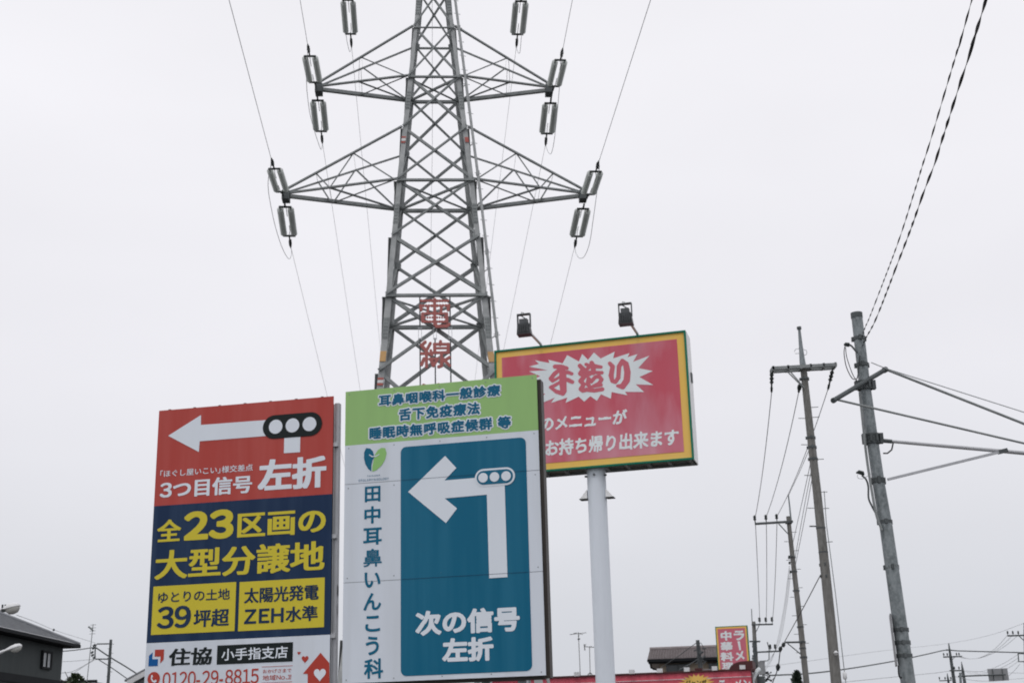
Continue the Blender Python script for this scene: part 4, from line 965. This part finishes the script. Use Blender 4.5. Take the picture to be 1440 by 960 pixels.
wire('overhead_wire', 'low wire running left from the far pole behind the zinc pole', 'wire', [at(1337,942.3,127.8), at(1320,945,124), at(1290,948,118), at(1200,957,104), at(1080,970,86)], .02, group=GF)
wire('overhead_wire', 'lowest wire along the bottom right under the road sign', 'wire', [at(1340,950,140), at(1380,957,150), at(1440,953,150)], .02, group=GF)
wire('overhead_wire', 'level wire crossing just above the road sign arm at right', 'wire', [at(1355,942.5,140), at(1400,945,140), at(1460,946,135)], .018, group=GF)

# ------------------------------------------------------------------ restaurant, neighbours
S = Sign(895, 948, 46.0, 14.0, 'restaurant', 'low restaurant with red corrugated fascia under the billboards', 'restaurant')
Sh = S; u0 = S.uv(690, 955)[0]; u1 = S.uv(1056, 944)[0]; zt = (S.uv(760,953)[1] + S.uv(1056,942.8)[1]) / 2
c7 = lambda x, y: (900 + x/8, 870 + y/8)
fa = MB(); n_ = int((u1 - u0) / .3); prof = []
for k in range(n_):
    x = u0 + (u1 - u0) * k / n_; dx = (u1 - u0) / n_
    prof += [(x, 0), (x + dx*.55, 0), (x + dx*.62, .012), (x + dx*.9, .012)]
prof.append((u1, 0)); nn = len(prof)
fa.add([(x, y, zt - 1.3) for x, y in prof] + [(x, y, zt) for x, y in prof], [(i, i+1, nn+i+1, nn+i) for i in range(nn-1)])
fas = fa.build('fascia', M['corrugated_red'], S.o)
cpm = MB(); cpm.box(u0 - .02, u1 + .03, -.06, .25, zt + .002, zt + .06); cpm.box(u1 + .002, u1 + .03, -.03, .2, zt - 1.3, zt); cpm.build('coping', M['maroon'], S.o)
MB().box(u0, u1, -.025, -.006, zt - .2, zt - .185).build('cable_tray', M['sign_white'], fas)
MB().box(u0 + .1, u1 - .1, .4, 9, 0, zt - 1.0).build('wall', M['wall_plain'], S.o)
MB().box(u0, u1, .04, 9.3, zt - .9, zt - .8).build('roof', M['maroon'], S.o)
c = S.uv(*c7(640, 740)); pts = []
for k in range(44):
    a_ = 2 * math.pi * k / 44; rr_ = (1 if k % 2 == 0 else .66); rx = .62 * (1.0 + .0) ; rx = .6 if k % 2 else (.63 + .0); 
    pts.append((c[0] + (.62 if k % 2 == 0 else .40) * math.cos(a_), c[1] + (.36 if k % 2 == 0 else .27) * math.sin(a_)))
mb = MB(); mb.v = [(u, -.03, z) for u, z in pts] + [(c[0], -.03, c[1])]; mb.f = [((i+1) % 44, i, 44) for i in range(44)]; mb.build('starburst', M['sign_yellow'], fas)
lay_text('ジャンボ', S.box(c7(520, 752), c7(748, 680)), -.034, M['black_vinyl'], fas, d=.03, rough=.01)
lay_text('ラーメン', S.box(c7(885, 800), c7(1235, 672)), -.03, M['sign_white'], fas, d=.04, rough=.02, shear=.05)
for px, py in ((813,947.2),(890,945.8),(929,944),(967,942.5),(1006,941.5),(1045,939.5)):
    u, z = S.uv(px, py)
    f = MB().box(u - .085, u + .085, -.28, -.1, zt + .03, zt + .16).build('fascia_lamp', M['lamp_white'], S.o); MB().beam((u, -.1, zt + .07), (u, 0, zt + .07), .04, .03).build('lamp_bracket', M['maroon'], f)
# things on its roof
def onroof(px, py, d): return S.o.matrix_basis.inverted() @ at(px, py, d)
def barrel():
    o = thing('barrel_awning', 'dark maroon quarter-round metal canopy at the right end of fascia', 'canopy', S.o.matrix_basis @ Vector((u1 - .2, .3, zt + .06)), -S.ya)
    q = [(-.52,0)] + [(-.52 + .5*(1 - math.cos(R(a_))), .26 * math.sin(R(a_))) for a_ in range(15, 91, 15)] + [(.25,.27),(.25,0)]
    MB().prism([(x, 0, z) for x, z in q], (0,1.2,0)).build('hood', M['maroon'], o); MB().box(-.55, .3, -.03, 1.2, -.05, -.002).build('hood_base', M['maroon'], o); return o
barrel()
q = S.o.matrix_basis @ Vector((S.uv(980,940)[0], .5, zt - .8)); o = thing('roof_vent', 'brown boxy roof vent behind the red fascia', 'vent', q, -S.ya)
MB().box(-.1,.1,-.1,.1,0,.9).build('duct', M['maroon'], o); MB().box(-.12,.12,-.12,.12,.902,.96).build('cap', M['maroon'], o)
q = S.o.matrix_basis @ Vector((S.uv(993,940)[0], .6, zt - .8)); o = thing('air_conditioner', 'small pale grey rooftop unit beside the brown vent', 'rooftop unit', q, -S.ya)
MB().box(-.18,.18,-.15,.15,0,.92).build('cabinet', M['board_grey'], o); MB().tube([(.0,-.16,.8),(0,-.152,.8)], .08, 14).build('fan_grille', M['steel_dark'], o)
# ribbed duct
p0_ = at(1058,957,45.6); dpts = [at(1056.5,962,45.6), at(1058.5,955,45.6), at(1061,949,45.6), at(1064.5,943.5,45.6), at(1069,939.5,45.6)]
sp_ = smooth_pts(dpts, 12); o = thing('ribbed_duct', 'white ribbed flexible duct at the right end of the red fascia', 'duct', (p0_.x, p0_.y, 0))
MB().tube([p - o.location for p in sp_], [.07 + .014 * (k % 4 < 2) for k in range(len(sp_))], 12).build('hose', M['sign_white'], o)
MB().tube([Vector((.25,.1,0)), Vector((.3,.1,p0_.z + .15))], .13, 10).build('stand_pipe', M['steel_dark'], o, True)
# vertical shop sign
S = Sign(1030, 880, 49.0, 13.0, 'shop_sign', 'small upright red and yellow sign with two columns of white characters', 'shop sign')
r_ = meanrect(S, (c7(843,84), c7(1205,70), c7(1243,570), c7(880,590))); zb = r_[1] - .35
MB().box(r_[0], r_[2], 0, .3, zb, r_[3]).build('box', M['green_trim'], S.o)
MB().box(r_[0] + .03, r_[2] - .03, -.006, -.001, zb + .03, r_[3] - .03).build('yellow_border', M['sign_yellow'], S.o)
f = MB().box(r_[0] + .085, r_[2] - .085, -.012, -.0065, zb + .085, r_[3] - .085).build('red_face', M['faded_red_pale'], S.o)
for ch_, bl, tr in (('中', (910,245), (1027,130)), ('華', (910,358), (1038,250)), ('料', (908,475), (1050,368)), ('理', (925,570), (1050,482)),
                    ('ラ', (1058,240), (1170,125)), ('ー', (1098,350), (1138,248)), ('メ', (1075,468), (1172,355)), ('ン', (1112,575), (1200,478))):
    if ch_ == 'ー':
        S.flat('lettering', [c7(*p) for p in ((1096,250),(1118,352),(1138,345),(1124,246))], -.016, M['sign_white'], f); continue
    S.text(ch_, c7(*bl), c7(*tr), -.016, M['sign_white'], f, d=.045, rough=.02)
MB().box((r_[0]+r_[2])/2 - .08, (r_[0]+r_[2])/2 + .08, .07, .23, 0, zb).build('post', M['pole_steel'], S.o)
# tiled house behind the restaurant
S = Sign(960, 928, 62.0, 7.5, 'tiled_house', 'beige house with brown tiled roof showing above the red fascia', 'house')
ue0 = S.uv(911,930)[0]; ue1 = S.uv(1040,925)[0]; ze = (S.uv(911,930)[1] + S.uv(1007,925.8)[1]) / 2
ridge = S.o.matrix_basis.inverted() @ at(911,914,65.0); zr_ = ridge.z; yr = 3.0
rf = MB(); rf.prism([(ue0, -.1, ze), (ue0, -.1, ze + .09), (ue0, yr, zr_), (ue0, 2*yr + .1, ze + .09), (ue0, 2*yr + .1, ze)], (ue1 - ue0, 0, 0)); roof = rf.build('roof', M['brown_tile'], S.o)
tl_ = MB(); nrow = 9; ncol = 34
for j in range(nrow):                                     # overlapping courses of tiles
    f0, f1 = j / nrow, (j + 1) / nrow
    for i in range(ncol):
        xa = ue0 + (ue1 - ue0) * i / ncol; xb = ue0 + (ue1 - ue0) * (i + .9) / ncol; L0 = Vector((0, -.1 + (yr + .1) * f0, ze + .09 + (zr_ - ze - .09) * f0)); L1 = Vector((0, -.1 + (yr + .1) * f1, ze + .09 + (zr_ - ze - .09) * f1))
        tl_.add([(xa, L0.y, L0.z + .05), ((xa+xb)/2, L0.y, L0.z + .085), (xb, L0.y, L0.z + .05), (xb, L1.y, L1.z + .015), ((xa+xb)/2, L1.y, L1.z + .045), (xa, L1.y, L1.z + .015), (xa, L0.y, L0.z + .004), (xb, L0.y, L0.z + .004)], [(0,1,4,5),(1,2,3,4),(6,7,2,1,0)])
tl_.build('roof_tiles', M['brown_tile'], roof)
MB().tube([(ue0, yr, zr_ + .06), (ue1, yr, zr_ + .06)], .1, 8).build('ridge_tiles', M['brown_tile'], roof)
MB().box(ue0 - .02, ue1, -.2, -.11, ze - .03, ze + .08).build('gutter', M['fascia_dark'], roof)
zw = ze - .06; MB().box(ue0 + .5, ue1 - .3, .55, 2*yr - .5, 0, zw).build('wall', M['beige_wall'], S.o)
MB().box(ue0 + .02, ue1 - .02, -.09, .54, zw - .02, ze - .004).build('soffit', M['fascia_dark'], roof)
for xa, xb in ((936,969.5),(996,1012)):
    a_ = S.uv(xa, 931)[0]; b__ = S.uv(xb, 931)[0]
    wn = MB().box(a_, b__, .49, .545, zw - 1.0, zw - .1).build('window', M['window_dark'], S.o)
    fr = MB(); fr.box(a_ - .04, b__ + .04, .47, .488, zw - .1, zw - .06); fr.box(a_ - .04, b__ + .04, .47, .488, zw - 1.05, zw - 1.0); fr.box((a_+b__)/2 - .025, (a_+b__)/2 + .025, .47, .488, zw - 1.0, zw - .1); fr.build('frame', M['steel_dark'], wn)
    MB().box(a_, b__, .42, .468, zw - .6, zw - .56).build('handrail', M['aluminium'], wn)
MB().tube([(ue0 + .1, -.05, ze), (ue0 + .12, .3, ze - .25), (ue0 + .45, .45, ze - .4), (ue0 + .45, .45, 0)], .045, 8).build('downpipe', M['fascia_dark'], S.o)
# short pole in front of that house
o9, b9, _ = pole_thing('utility_pole', 'short cluttered dark pole in front of the tiled roof', [(981,899.5),(982.6,915),(985,937)], 56, [.075,.085,.095], M['steel_dark'], group=None, seg=10)
T9 = lambda x, y, d=0: at(x, y, 56 + d) - b9
mb = MB()
for k in range(14):
    p = T9(983 + random.uniform(-4,6), 907 + k*2, -.15); mb.tube([p, p + Vector((random.uniform(-.15,.15), 0, random.uniform(-.12,.12)))], random.uniform(.02,.045), 6)
mb.build('fittings', M['steel_dark'], o9)
MB().tube(smooth_pts([T9(983,904,-.1), T9(986,904,-.1), T9(990,912,-.1), T9(991,920,-.1), T9(986,926,-.1)]), .012, 5).build('cable_loop', M['cable'], o9)
wire('overhead_wire', 'thin wire crossing the brown tiled roof down to the left', 'wire', [at(981,902,56), at(970,910,56.5), at(955,921,57.5), at(930,938,59)], .014, 'steel_dark', 'wires near the tiled house')
wire('overhead_wire', 'thin wire from the cluttered pole down across the beige wall', 'wire', [at(983,925,56), at(972,932,55), at(955,941,54)], .014, 'steel_dark', 'wires near the tiled house')
# rooftop aerials
def aerial(name, label, mast, Y, elems):
    base = at(*mast[1], Y); base = base + (base - at(*mast[0], Y)) * ((base.z - 0) / (at(*mast[0], Y).z - base.z)) ; base.z = 0
    o = thing(name, label, 'aerial', base, 0, 'television aerials')
    MB().tube([at(*mast[0], Y) - base, at(*mast[1], Y) - base, Vector((0,0,0))], .015, 6).build('mast', M['steel'], o)
    mb = MB()
    for a_, c_, r_e in elems: mb.tube([at(*a_, Y) - base, at(*c_, Y) - base], r_e, 5)
    mb.build('elements', M['steel'], o); return o  # paler steel colour stands in for the haze over these distant bars
aerial('television_aerial', 'thin rooftop aerial with level bar left of the white billboard pole', ((813.3,888),(816,948)), 50, [((801,891.5),(824.5,889),.012),((803,891.8),(811,888.6),.008),((807,889.4),(820,891.4),.008),((813,893),(814.4,893.2),.05),((813.6,897),(814.2,899),.05)])
aerial('television_aerial', 'shorter forked rooftop aerial close to the white billboard pole', ((829,909),(830,949)), 50, [((821.5,908.5),(835.5,909.5),.014),((821.5,905),(822.5,914),.02),((824,904.8),(822,908.5),.012),((826,909),(832.5,907.8),.008),((830,945),(826.5,948),.02),((830,945),(833,948),.02)])
aerial('television_aerial', 'tall thin aerial mast rising between dark house and left pole', ((131,877),(122,960)), 52, [((129.5,886),(131.2,885.6),.04)] + [((130.8 - k*.45 - 3.5, 878.3 + k*4.2),(130.8 - k*.45 + 4.5, 877.6 + k*4.2),.009) for k in range(4)] + [((124.5,880.3),(130,885),.035),((124,881.5),(131,882.5),.012)])
# conifer
def tree(name, label, top, Y, wd, m, kind, group=None, seed=1):
    rnd = random.Random(seed); tp = at(*top, Y); o = thing(name, label, 'tree', (tp.x, tp.y, 0), 0, group); H = tp.z
    tk = MB().tube([(0,0,0), (.03,0,H*.5), (0,.02,H*.97)], [wd*.11, wd*.07, .015], 8)
    for k in range(16):
        z = H * (.3 + .65 * rnd.random()); a_ = rnd.random() * 6.28; L_ = wd * (1 - z / H) * .9 if kind == 'cone' else wd * .6 * rnd.random()
        tk.tube([(0,0,z), (L_*math.cos(a_)*.6, L_*math.sin(a_)*.6, z + L_*.25), (L_*math.cos(a_), L_*math.sin(a_), z + L_*.5)], [.03,.02,.008], 5)
    tk.build('trunk', M['bark'], o)
    cr = MB()
    for k in range(2600):
        t = rnd.random(); a_ = rnd.random() * 6.283
        if kind == 'cone': z = H * (.15 + .85 * t); rmax = wd * (1.02 - t) ** .8 * (.75 + .35 * math.sin(z * 5 + a_ * 3)); rr_ = rmax * math.sqrt(rnd.random()); s_ = .07
        else:
            z = H * (.55 + .45 * t); rmax = wd * math.sin(math.pi * min(.97, .15 + t * .85)) * (.6 + .5 * math.sin(a_ * 3 + z * 4)); rr_ = abs(rmax) * math.sqrt(rnd.random()); s_ = .06
            if rnd.random() < .45 * t: continue
        p = Vector((rr_ * math.cos(a_), rr_ * math.sin(a_), z)); n = Vector((rnd.gauss(0,1), rnd.gauss(0,1), rnd.gauss(.5,1))).normalized(); x = n.orthogonal().normalized() * s_ * (.7 + .7 * rnd.random()); y = n.cross(x) * 1.7
        cr.add([p - y, p + x, p + y, p - x], [(0,1,2,3)])
    cr.build('crown', m, o); return o
tree('conifer', 'small dark pointed evergreen top between the two concrete poles', (1120.5,943), 62, 1.15, M['leaf_dark'], 'cone')
tree('broadleaf_tree', 'sparse leafy treetop beside the dark house wall', (106,948), 48, 1.7, M['leaf'], 'round', seed=5)

# ------------------------------------------------------------------ left side: dark house, lamps, pole, gable
Yc = 45.0; ec = at(111.5, 910, Yc)                         # far eave corner
d0 = at(0, 885.7, 1) - CAM; tY = (ec.z - CAM.z) / d0.z; en = CAM + d0 * tY      # same eave further left, nearer
hy = thing('dark_house', 'dark grey house with slate hip roof at the left edge', 'house', (ec.x, ec.y, 0), 0)
dirv = (en - ec); dirv.z = 0; Ld = dirv.length; dv = dirv.normalized(); out = Vector((dv.y, -dv.x, 0))
if out.x < 0: out = -out
inn = -out
B0 = Vector(ec) - Vector((ec.x, ec.y, 0)); Lh = max(Ld + 3, 10.0); Wh = 8.0; ez = ec.z
P_ = lambda a_, b__, z: Vector((0,0,0)) + dv * a_ + inn * b__ + Vector((0,0,z))
# hip roof: corners far-right, near-right, near-left, far-left
C_ = [P_(0,0,ez), P_(Lh,0,ez), P_(Lh,Wh,ez), P_(0,Wh,ez)]
# hip line from the far corner is seen along (0,865.8)-(111.5,908.6)
hp = None; best = 9e9
for rise in np.arange(.6, 4.0, .02):
    t_ = P_(Wh/2, Wh/2, ez + rise) + Vector((ec.x, ec.y, 0)); d_ = t_ - CAM; px_ = 720 + FPX * d_.dot(RT) / d_.dot(FW); py_ = 480 - FPX * d_.dot(UP) / d_.dot(FW)
    want = 908.6 + (px_ - 111.5) * (908.6 - 865.8) / 111.5
    if abs(py_ - want) < best: best = abs(py_ - want); hp = rise
R0, R1 = P_(Wh/2, Wh/2, ez + hp), P_(Lh - Wh/2, Wh/2, ez + hp)
up_ = Vector((0,0,.09)); mb = MB(); V_ = [c_ + up_ for c_ in C_] + [R0 + up_, R1 + up_]
mb.add(V_, [(0,1,5,4),(1,2,5),(2,3,4,5),(3,0,4)])
roof = mb.build('roof', M['house_roof'], hy)
sl = MB()                                                   # slate courses as thin stepped edges
for k in range(1, 22):
    f = k / 22; a_ = V_[0].lerp(V_[4], f); b__ = V_[1].lerp(V_[5], f); sl.beam(a_ + Vector((0,0,.008)), b__ + Vector((0,0,.008)), .05, .02)
    a_ = V_[0].lerp(V_[4], f); b__ = V_[3].lerp(V_[4], f); sl.beam(a_ + Vector((0,0,.008)), b__ + Vector((0,0,.008)), .05, .02)
sl.build('slate_courses', M['house_roof'], roof)
hpb = MB(); hpb.tube([V_[0] + Vector((0,0,.02)), V_[4] + Vector((0,0,.02))], .06, 8); hpb.tube([V_[4], V_[5]], .06, 8); hpb.build('hip_tiles', M['house_roof'], roof)
ev = MB()
for a_, b__ in ((0,1),(1,2),(2,3),(3,0)): ev.beam(C_[a_] + Vector((0,0,.035)), C_[b__] + Vector((0,0,.035)), .1, .1)
ev.build('gutter', M['fascia_dark'], roof)
MB().add([c_ - Vector((0,0,.02)) for c_ in C_], [(3,2,1,0)]).build('soffit', M['fascia_dark'], roof)
ov = .4; wa, wb, wc, wd_ = P_(ov, .38, 0), P_(Lh - ov, .38, 0), P_(Lh - ov, Wh - ov, 0), P_(ov, Wh - ov, 0)
MB().prism([wa, wb, wc, wd_], (0,0,ez - .03)).build('wall', M['house_wall'], hy)
def house_uv(px, py):                                      # a point of the photo on the right-hand wall -> distance along the wall, height
    nrm = out; d_ = at(px, py, 1) - CAM; P0 = wa + Vector((ec.x, ec.y, 0)); q = CAM + d_ * ((P0 - CAM).dot(nrm) / d_.dot(nrm)); return (q - P0).dot(dv), q.z
wr = house_uv(58.5,927), house_uv(69.5,927); ht_, hb_ = house_uv(64,917.5)[1], house_uv(64,937.5)[1]
a_, b__ = min(wr[0][0], wr[1][0]), max(wr[0][0], wr[1][0])
def wallbox(x0_, x1_, z0_, z1_, d0_, d1_): 
    q = [wa + dv * x0_ + out * d0_, wa + dv * x1_ + out * d0_, wa + dv * x1_ + out * d1_, wa + dv * x0_ + out * d1_]
    return MB().prism([p + Vector((0,0,z0_)) for p in q], (0,0,z1_ - z0_))
wn = wallbox(a_, b__, hb_, ht_, .005, .03).build('window', M['blind'], hy)
fm = MB()
for x0_, x1_, z0_, z1_ in ((a_-.08,b__+.08,ht_,ht_+.06),(a_-.08,b__+.08,hb_-.06,hb_),(a_-.08,a_,hb_,ht_),(b__,b__+.08,hb_,ht_),((a_+b__)/2-.02,(a_+b__)/2+.02,hb_,ht_)):
    t_ = wallbox(x0_, x1_, z0_, z1_, .004, .07); fm.add(t_.v, t_.f)
fm.build('frame', M['fascia_dark'], wn)
zb_ = house_uv(40,956)[1]; wallbox(-.02, Lh - 1.6, zb_ - .12, zb_ + .12, .003, .06).build('belt_board', M['fascia_dark'], hy)
# street lamps
def street_lamp(label, Y, head, arm, bowl):
    hb = at(*head[0], Y); base = at(-48, head[0][1], Y); o = thing('street_lamp', label, 'street lamp', (base.x, base.y, 0)); B_ = Vector(o.location)
    top = at(*arm[0], Y) - B_
    MB().tube([(0,0,0), (0,0,top.z - .5), (0.02,0,top.z - .1), tuple(Vector((.2,0,top.z)))] + [at(*p, Y) - B_ for p in arm[1:]], [.09,.06,.05,.04] + [.032] * (len(arm) - 1), 12).build('pole', M['lamp_white'], o, True)
    q = [at(*p, Y) - B_ for p in head]; 
    return o, q, B_
def shell(q0, q1, prof, squash, up):
    """a lathe-like shell along q0-q1: prof = (fraction, half width, centre shift)"""
    d = (q1 - q0).normalized(); y = Vector((0,1,0)); z = d.cross(y); z = z if z.z > 0 else -z; mb = MB(); n = 16
    for f, r, sh in prof:
        c_ = q0.lerp(q1, f) + z * sh
        for k in range(n):
            t = 2*math.pi*k/n; zz = math.sin(t); zz *= squash if zz > 0 else up
            mb.v.append(tuple(c_ + y * r * math.cos(t) + z * r * zz))
    m_ = len(prof); mb.f = [(i*n+k, i*n+(k+1)%n, (i+1)*n+(k+1)%n, (i+1)*n+k) for i in range(m_-1) for k in range(n)] + [tuple(range(n-1,-1,-1)), tuple((m_-1)*n+k for k in range(n))]
    return mb
o, q, B_ = street_lamp('higher white street lamp head with round bowl at the left edge', 31, [(6,857),(29,851)], [(-38,870),(-10,861),(2,856.5),(6,856)], True)
shell(q[0], q[1], [(0,.03,0),(.08,.1,0),(.3,.135,.0),(.6,.14,0),(.85,.1,0),(.97,.045,0),(1,.01,0)], .8, .12).build('shell', M['lamp_white'], o, True)
shell(q[0], q[1], [(.1,.05,-.02),(.25,.11,-.01),(.5,.128,-.01),(.75,.11,-.01),(.93,.04,-.01)], .05, 1.1).build('bowl', M['lamp_bowl'], o, True)
mb = MB()
for px in (3.5, 7.5): p = at(px,852,31) - B_; mb.tube([p - Vector((0,0,.06)), p + Vector((0,0,.04))], .02, 6)
p = at(5.2,857.5,31) - B_; mb.box(p.x-.04, p.x+.05, p.y-.04, p.y+.04, p.z-.04, p.z+.03); mb.build('coupling', M['iron'], o)
o, q, B_ = street_lamp('lower smooth white street lamp in front of the dark house', 30, [(4,916),(31,907.5)], [(-38,930),(-15,922),(0,917),(6,914.5)], False)
shell(q[0], q[1], [(0,.03,0),(.2,.055,0),(.45,.09,.0),(.7,.105,0),(.9,.085,0),(.98,.04,0),(1,.01,0)], .8, .25).build('shell', M['lamp_white'], o, True)
shell(q[0], q[1], [(.42,.04,-.02),(.55,.08,-.015),(.72,.09,-.015),(.9,.06,-.01),(.96,.02,-.01)], .05, 1.0).build('bowl', M['lamp_bowl'], o, True)
# left pole with rectangular pipe bracket
Yp = 60.0
op, bp, _ = pole_thing('utility_pole', 'dark utility pole with a rectangular pipe bracket at far left', [(156,898.7),(154.3,925),(152,960)], Yp, [.06,.064,.07], M['steel_dark'], seg=12)
TP_ = lambda x, y, d=0: at(x, y, Yp + d) - bp
MB().tube([TP_(155.3,904.5), TP_(136.5,904.8), TP_(134,908.5), TP_(133.4,925.5), TP_(134.5,926), TP_(154,926)], .028, 8).build('pipe_bracket', M['steel_dark'], op, True)
mb = MB()
for x, y in ((132.5,907),(131.5,911),(129.5,917),(130,921),(132.5,924)): p = TP_(x, y); mb.tube([p - Vector((.05,0,.03)), p + Vector((.05,0,.05))], .045, 8)
mb.build('cable_box', M['steel_dark'], op, True)
st = MB()
for k in range(8):
    p = TP_(156 - k*.35, 905 + k*6.5); st.tube([p - Vector((.13 if k % 2 else -.13,0,0)), p], .01, 5)
st.build('climbing_peg', M['steel_dark'], op)
GQ = 'wires around the far left pole'
for k, (q, r_w, lb) in enumerate((([(23,864),(50,874),(75.6,885),(105,894.5),(134.5,903.5)], .004, 'faint wire with a small ball from the street lamp to left pole'),
      ([(89,915),(105,913.5),(120,911.5),(132,909.5)], .014, 'upper cable joining the dark house to the left pole bracket'),
      ([(135,910),(155,923.5),(175,935.5),(193,947)], .02, 'thick cable sloping from left pole bracket to the gabled house'),
      ([(139,927),(158,939),(178,953)], .014, 'lower cable sloping from left pole to the gabled house'),
      ([(88,929.5),(105,928.8),(132,926)], .006, 'faint level wire below the left pole bracket'),
      ([(87,945.5),(100,944),(115,937),(132,926.5)], .008, 'curved drop wire from left pole bracket to the dark house'),
      ([(92,955),(105,945),(118,936),(133,927)], .008, 'slanting drop wire from left pole bracket towards the leafy treetop'))):
    Ys = [31,38,46,53,60] if k == 0 else None
    n_ = len(q); wire('overhead_wire', lb, 'wire', [at(*p, Ys[i] if Ys else (60 - (2.5*(n_-1-i) if q[0][0] < 130 else -0*i))) for i, p in enumerate(q)], r_w * 1.6, 'steel_dark' if k in (1,2,3) else 'wire', GQ)
o = MB().tube([(0,0,-.04),(0,0,-.025),(0,0,.025),(0,0,.04)], [.01,.035,.035,.01], 10).build('wire_ball', M['iron'], None, True); o.location = at(75.6,885,46); tag(o, 'small dark ball on the faint wire above the slate roof', 'wire ball')
# gabled house, its edge showing left of the red billboard
ap = at(212, 937.5, 50); le = at(178, 956.5, 50); gh = thing('gabled_house', 'pale gabled house edge peeking out left of the red billboard', 'house', (ap.x, ap.y, 0)); g0 = Vector(gh.location)
A_, L_ = ap - g0, le - g0; Rr = Vector((2*A_.x - L_.x, L_.y, L_.z)); th = .2
MB().prism([L_ + Vector((.25,.3,-.1)), A_ + Vector((0,.3,-.22)), Rr + Vector((-.25,.3,-.1)), Vector((Rr.x - .25,.3,-g0.z)), Vector((L_.x + .25,.3,0))][:3] + [Vector((Rr.x - .25,.3,0)), Vector((L_.x + .25,.3,0))], (0,7,0)).build('wall', M['board_grey'], gh)
MB().prism([L_, A_, A_ - Vector((0,0,th)), L_ - Vector((-.05,0,th*.8))], (0,.06,0)).build('bargeboard', M['lamp_white'], gh)
MB().prism([A_, Rr, Rr - Vector((.05,0,th*.8)), A_ - Vector((0,0,th))], (0,.06,0)).build('bargeboard', M['lamp_white'], gh)
mb = MB(); u_ = Vector((0,0,.07)); mb.prism([L_ - Vector((.08,0,.02)), A_ + Vector((0,0,.01)), A_ + u_, L_ - Vector((.08,0,-.04))], (0,7.4,0)); mb.prism([A_ + Vector((0,0,.01)), Rr + Vector((.08,0,-.02)), Rr + Vector((.08,0,.04)), A_ + u_], (0,7.4,0)); mb.build('roof', M['house_roof'], gh)
# low dark roof beyond the leafy tree
a_, b__ = at(110,958.5,66), at(134.5,957,66); lr = thing('low_house', 'low dark roofline beyond the leafy treetop', 'house', (a_.x, a_.y, 0)); g0 = Vector(lr.location)
A_, B_ = a_ - g0, b__ - g0; B_.z = A_.z; A_.x -= 2
MB().prism([A_, A_ + Vector((0,2.6,.0)) , A_ + Vector((0,2.6,-.15)), A_ + Vector((0,-.3,-1.2)), A_ + Vector((0,-.3,-1.1))][::-1], B_ - A_).build('roof', M['house_roof'], lr)
MB().tube([A_ + Vector((0,.05,.02)), B_ + Vector((.05,.05,.02))], .08, 8).build('ridge', M['fascia_dark'], lr)
MB().box(A_.x + .2, B_.x - .2, .3, 2.5, 0, A_.z - .9).build('wall', M['wall_plain'], lr)
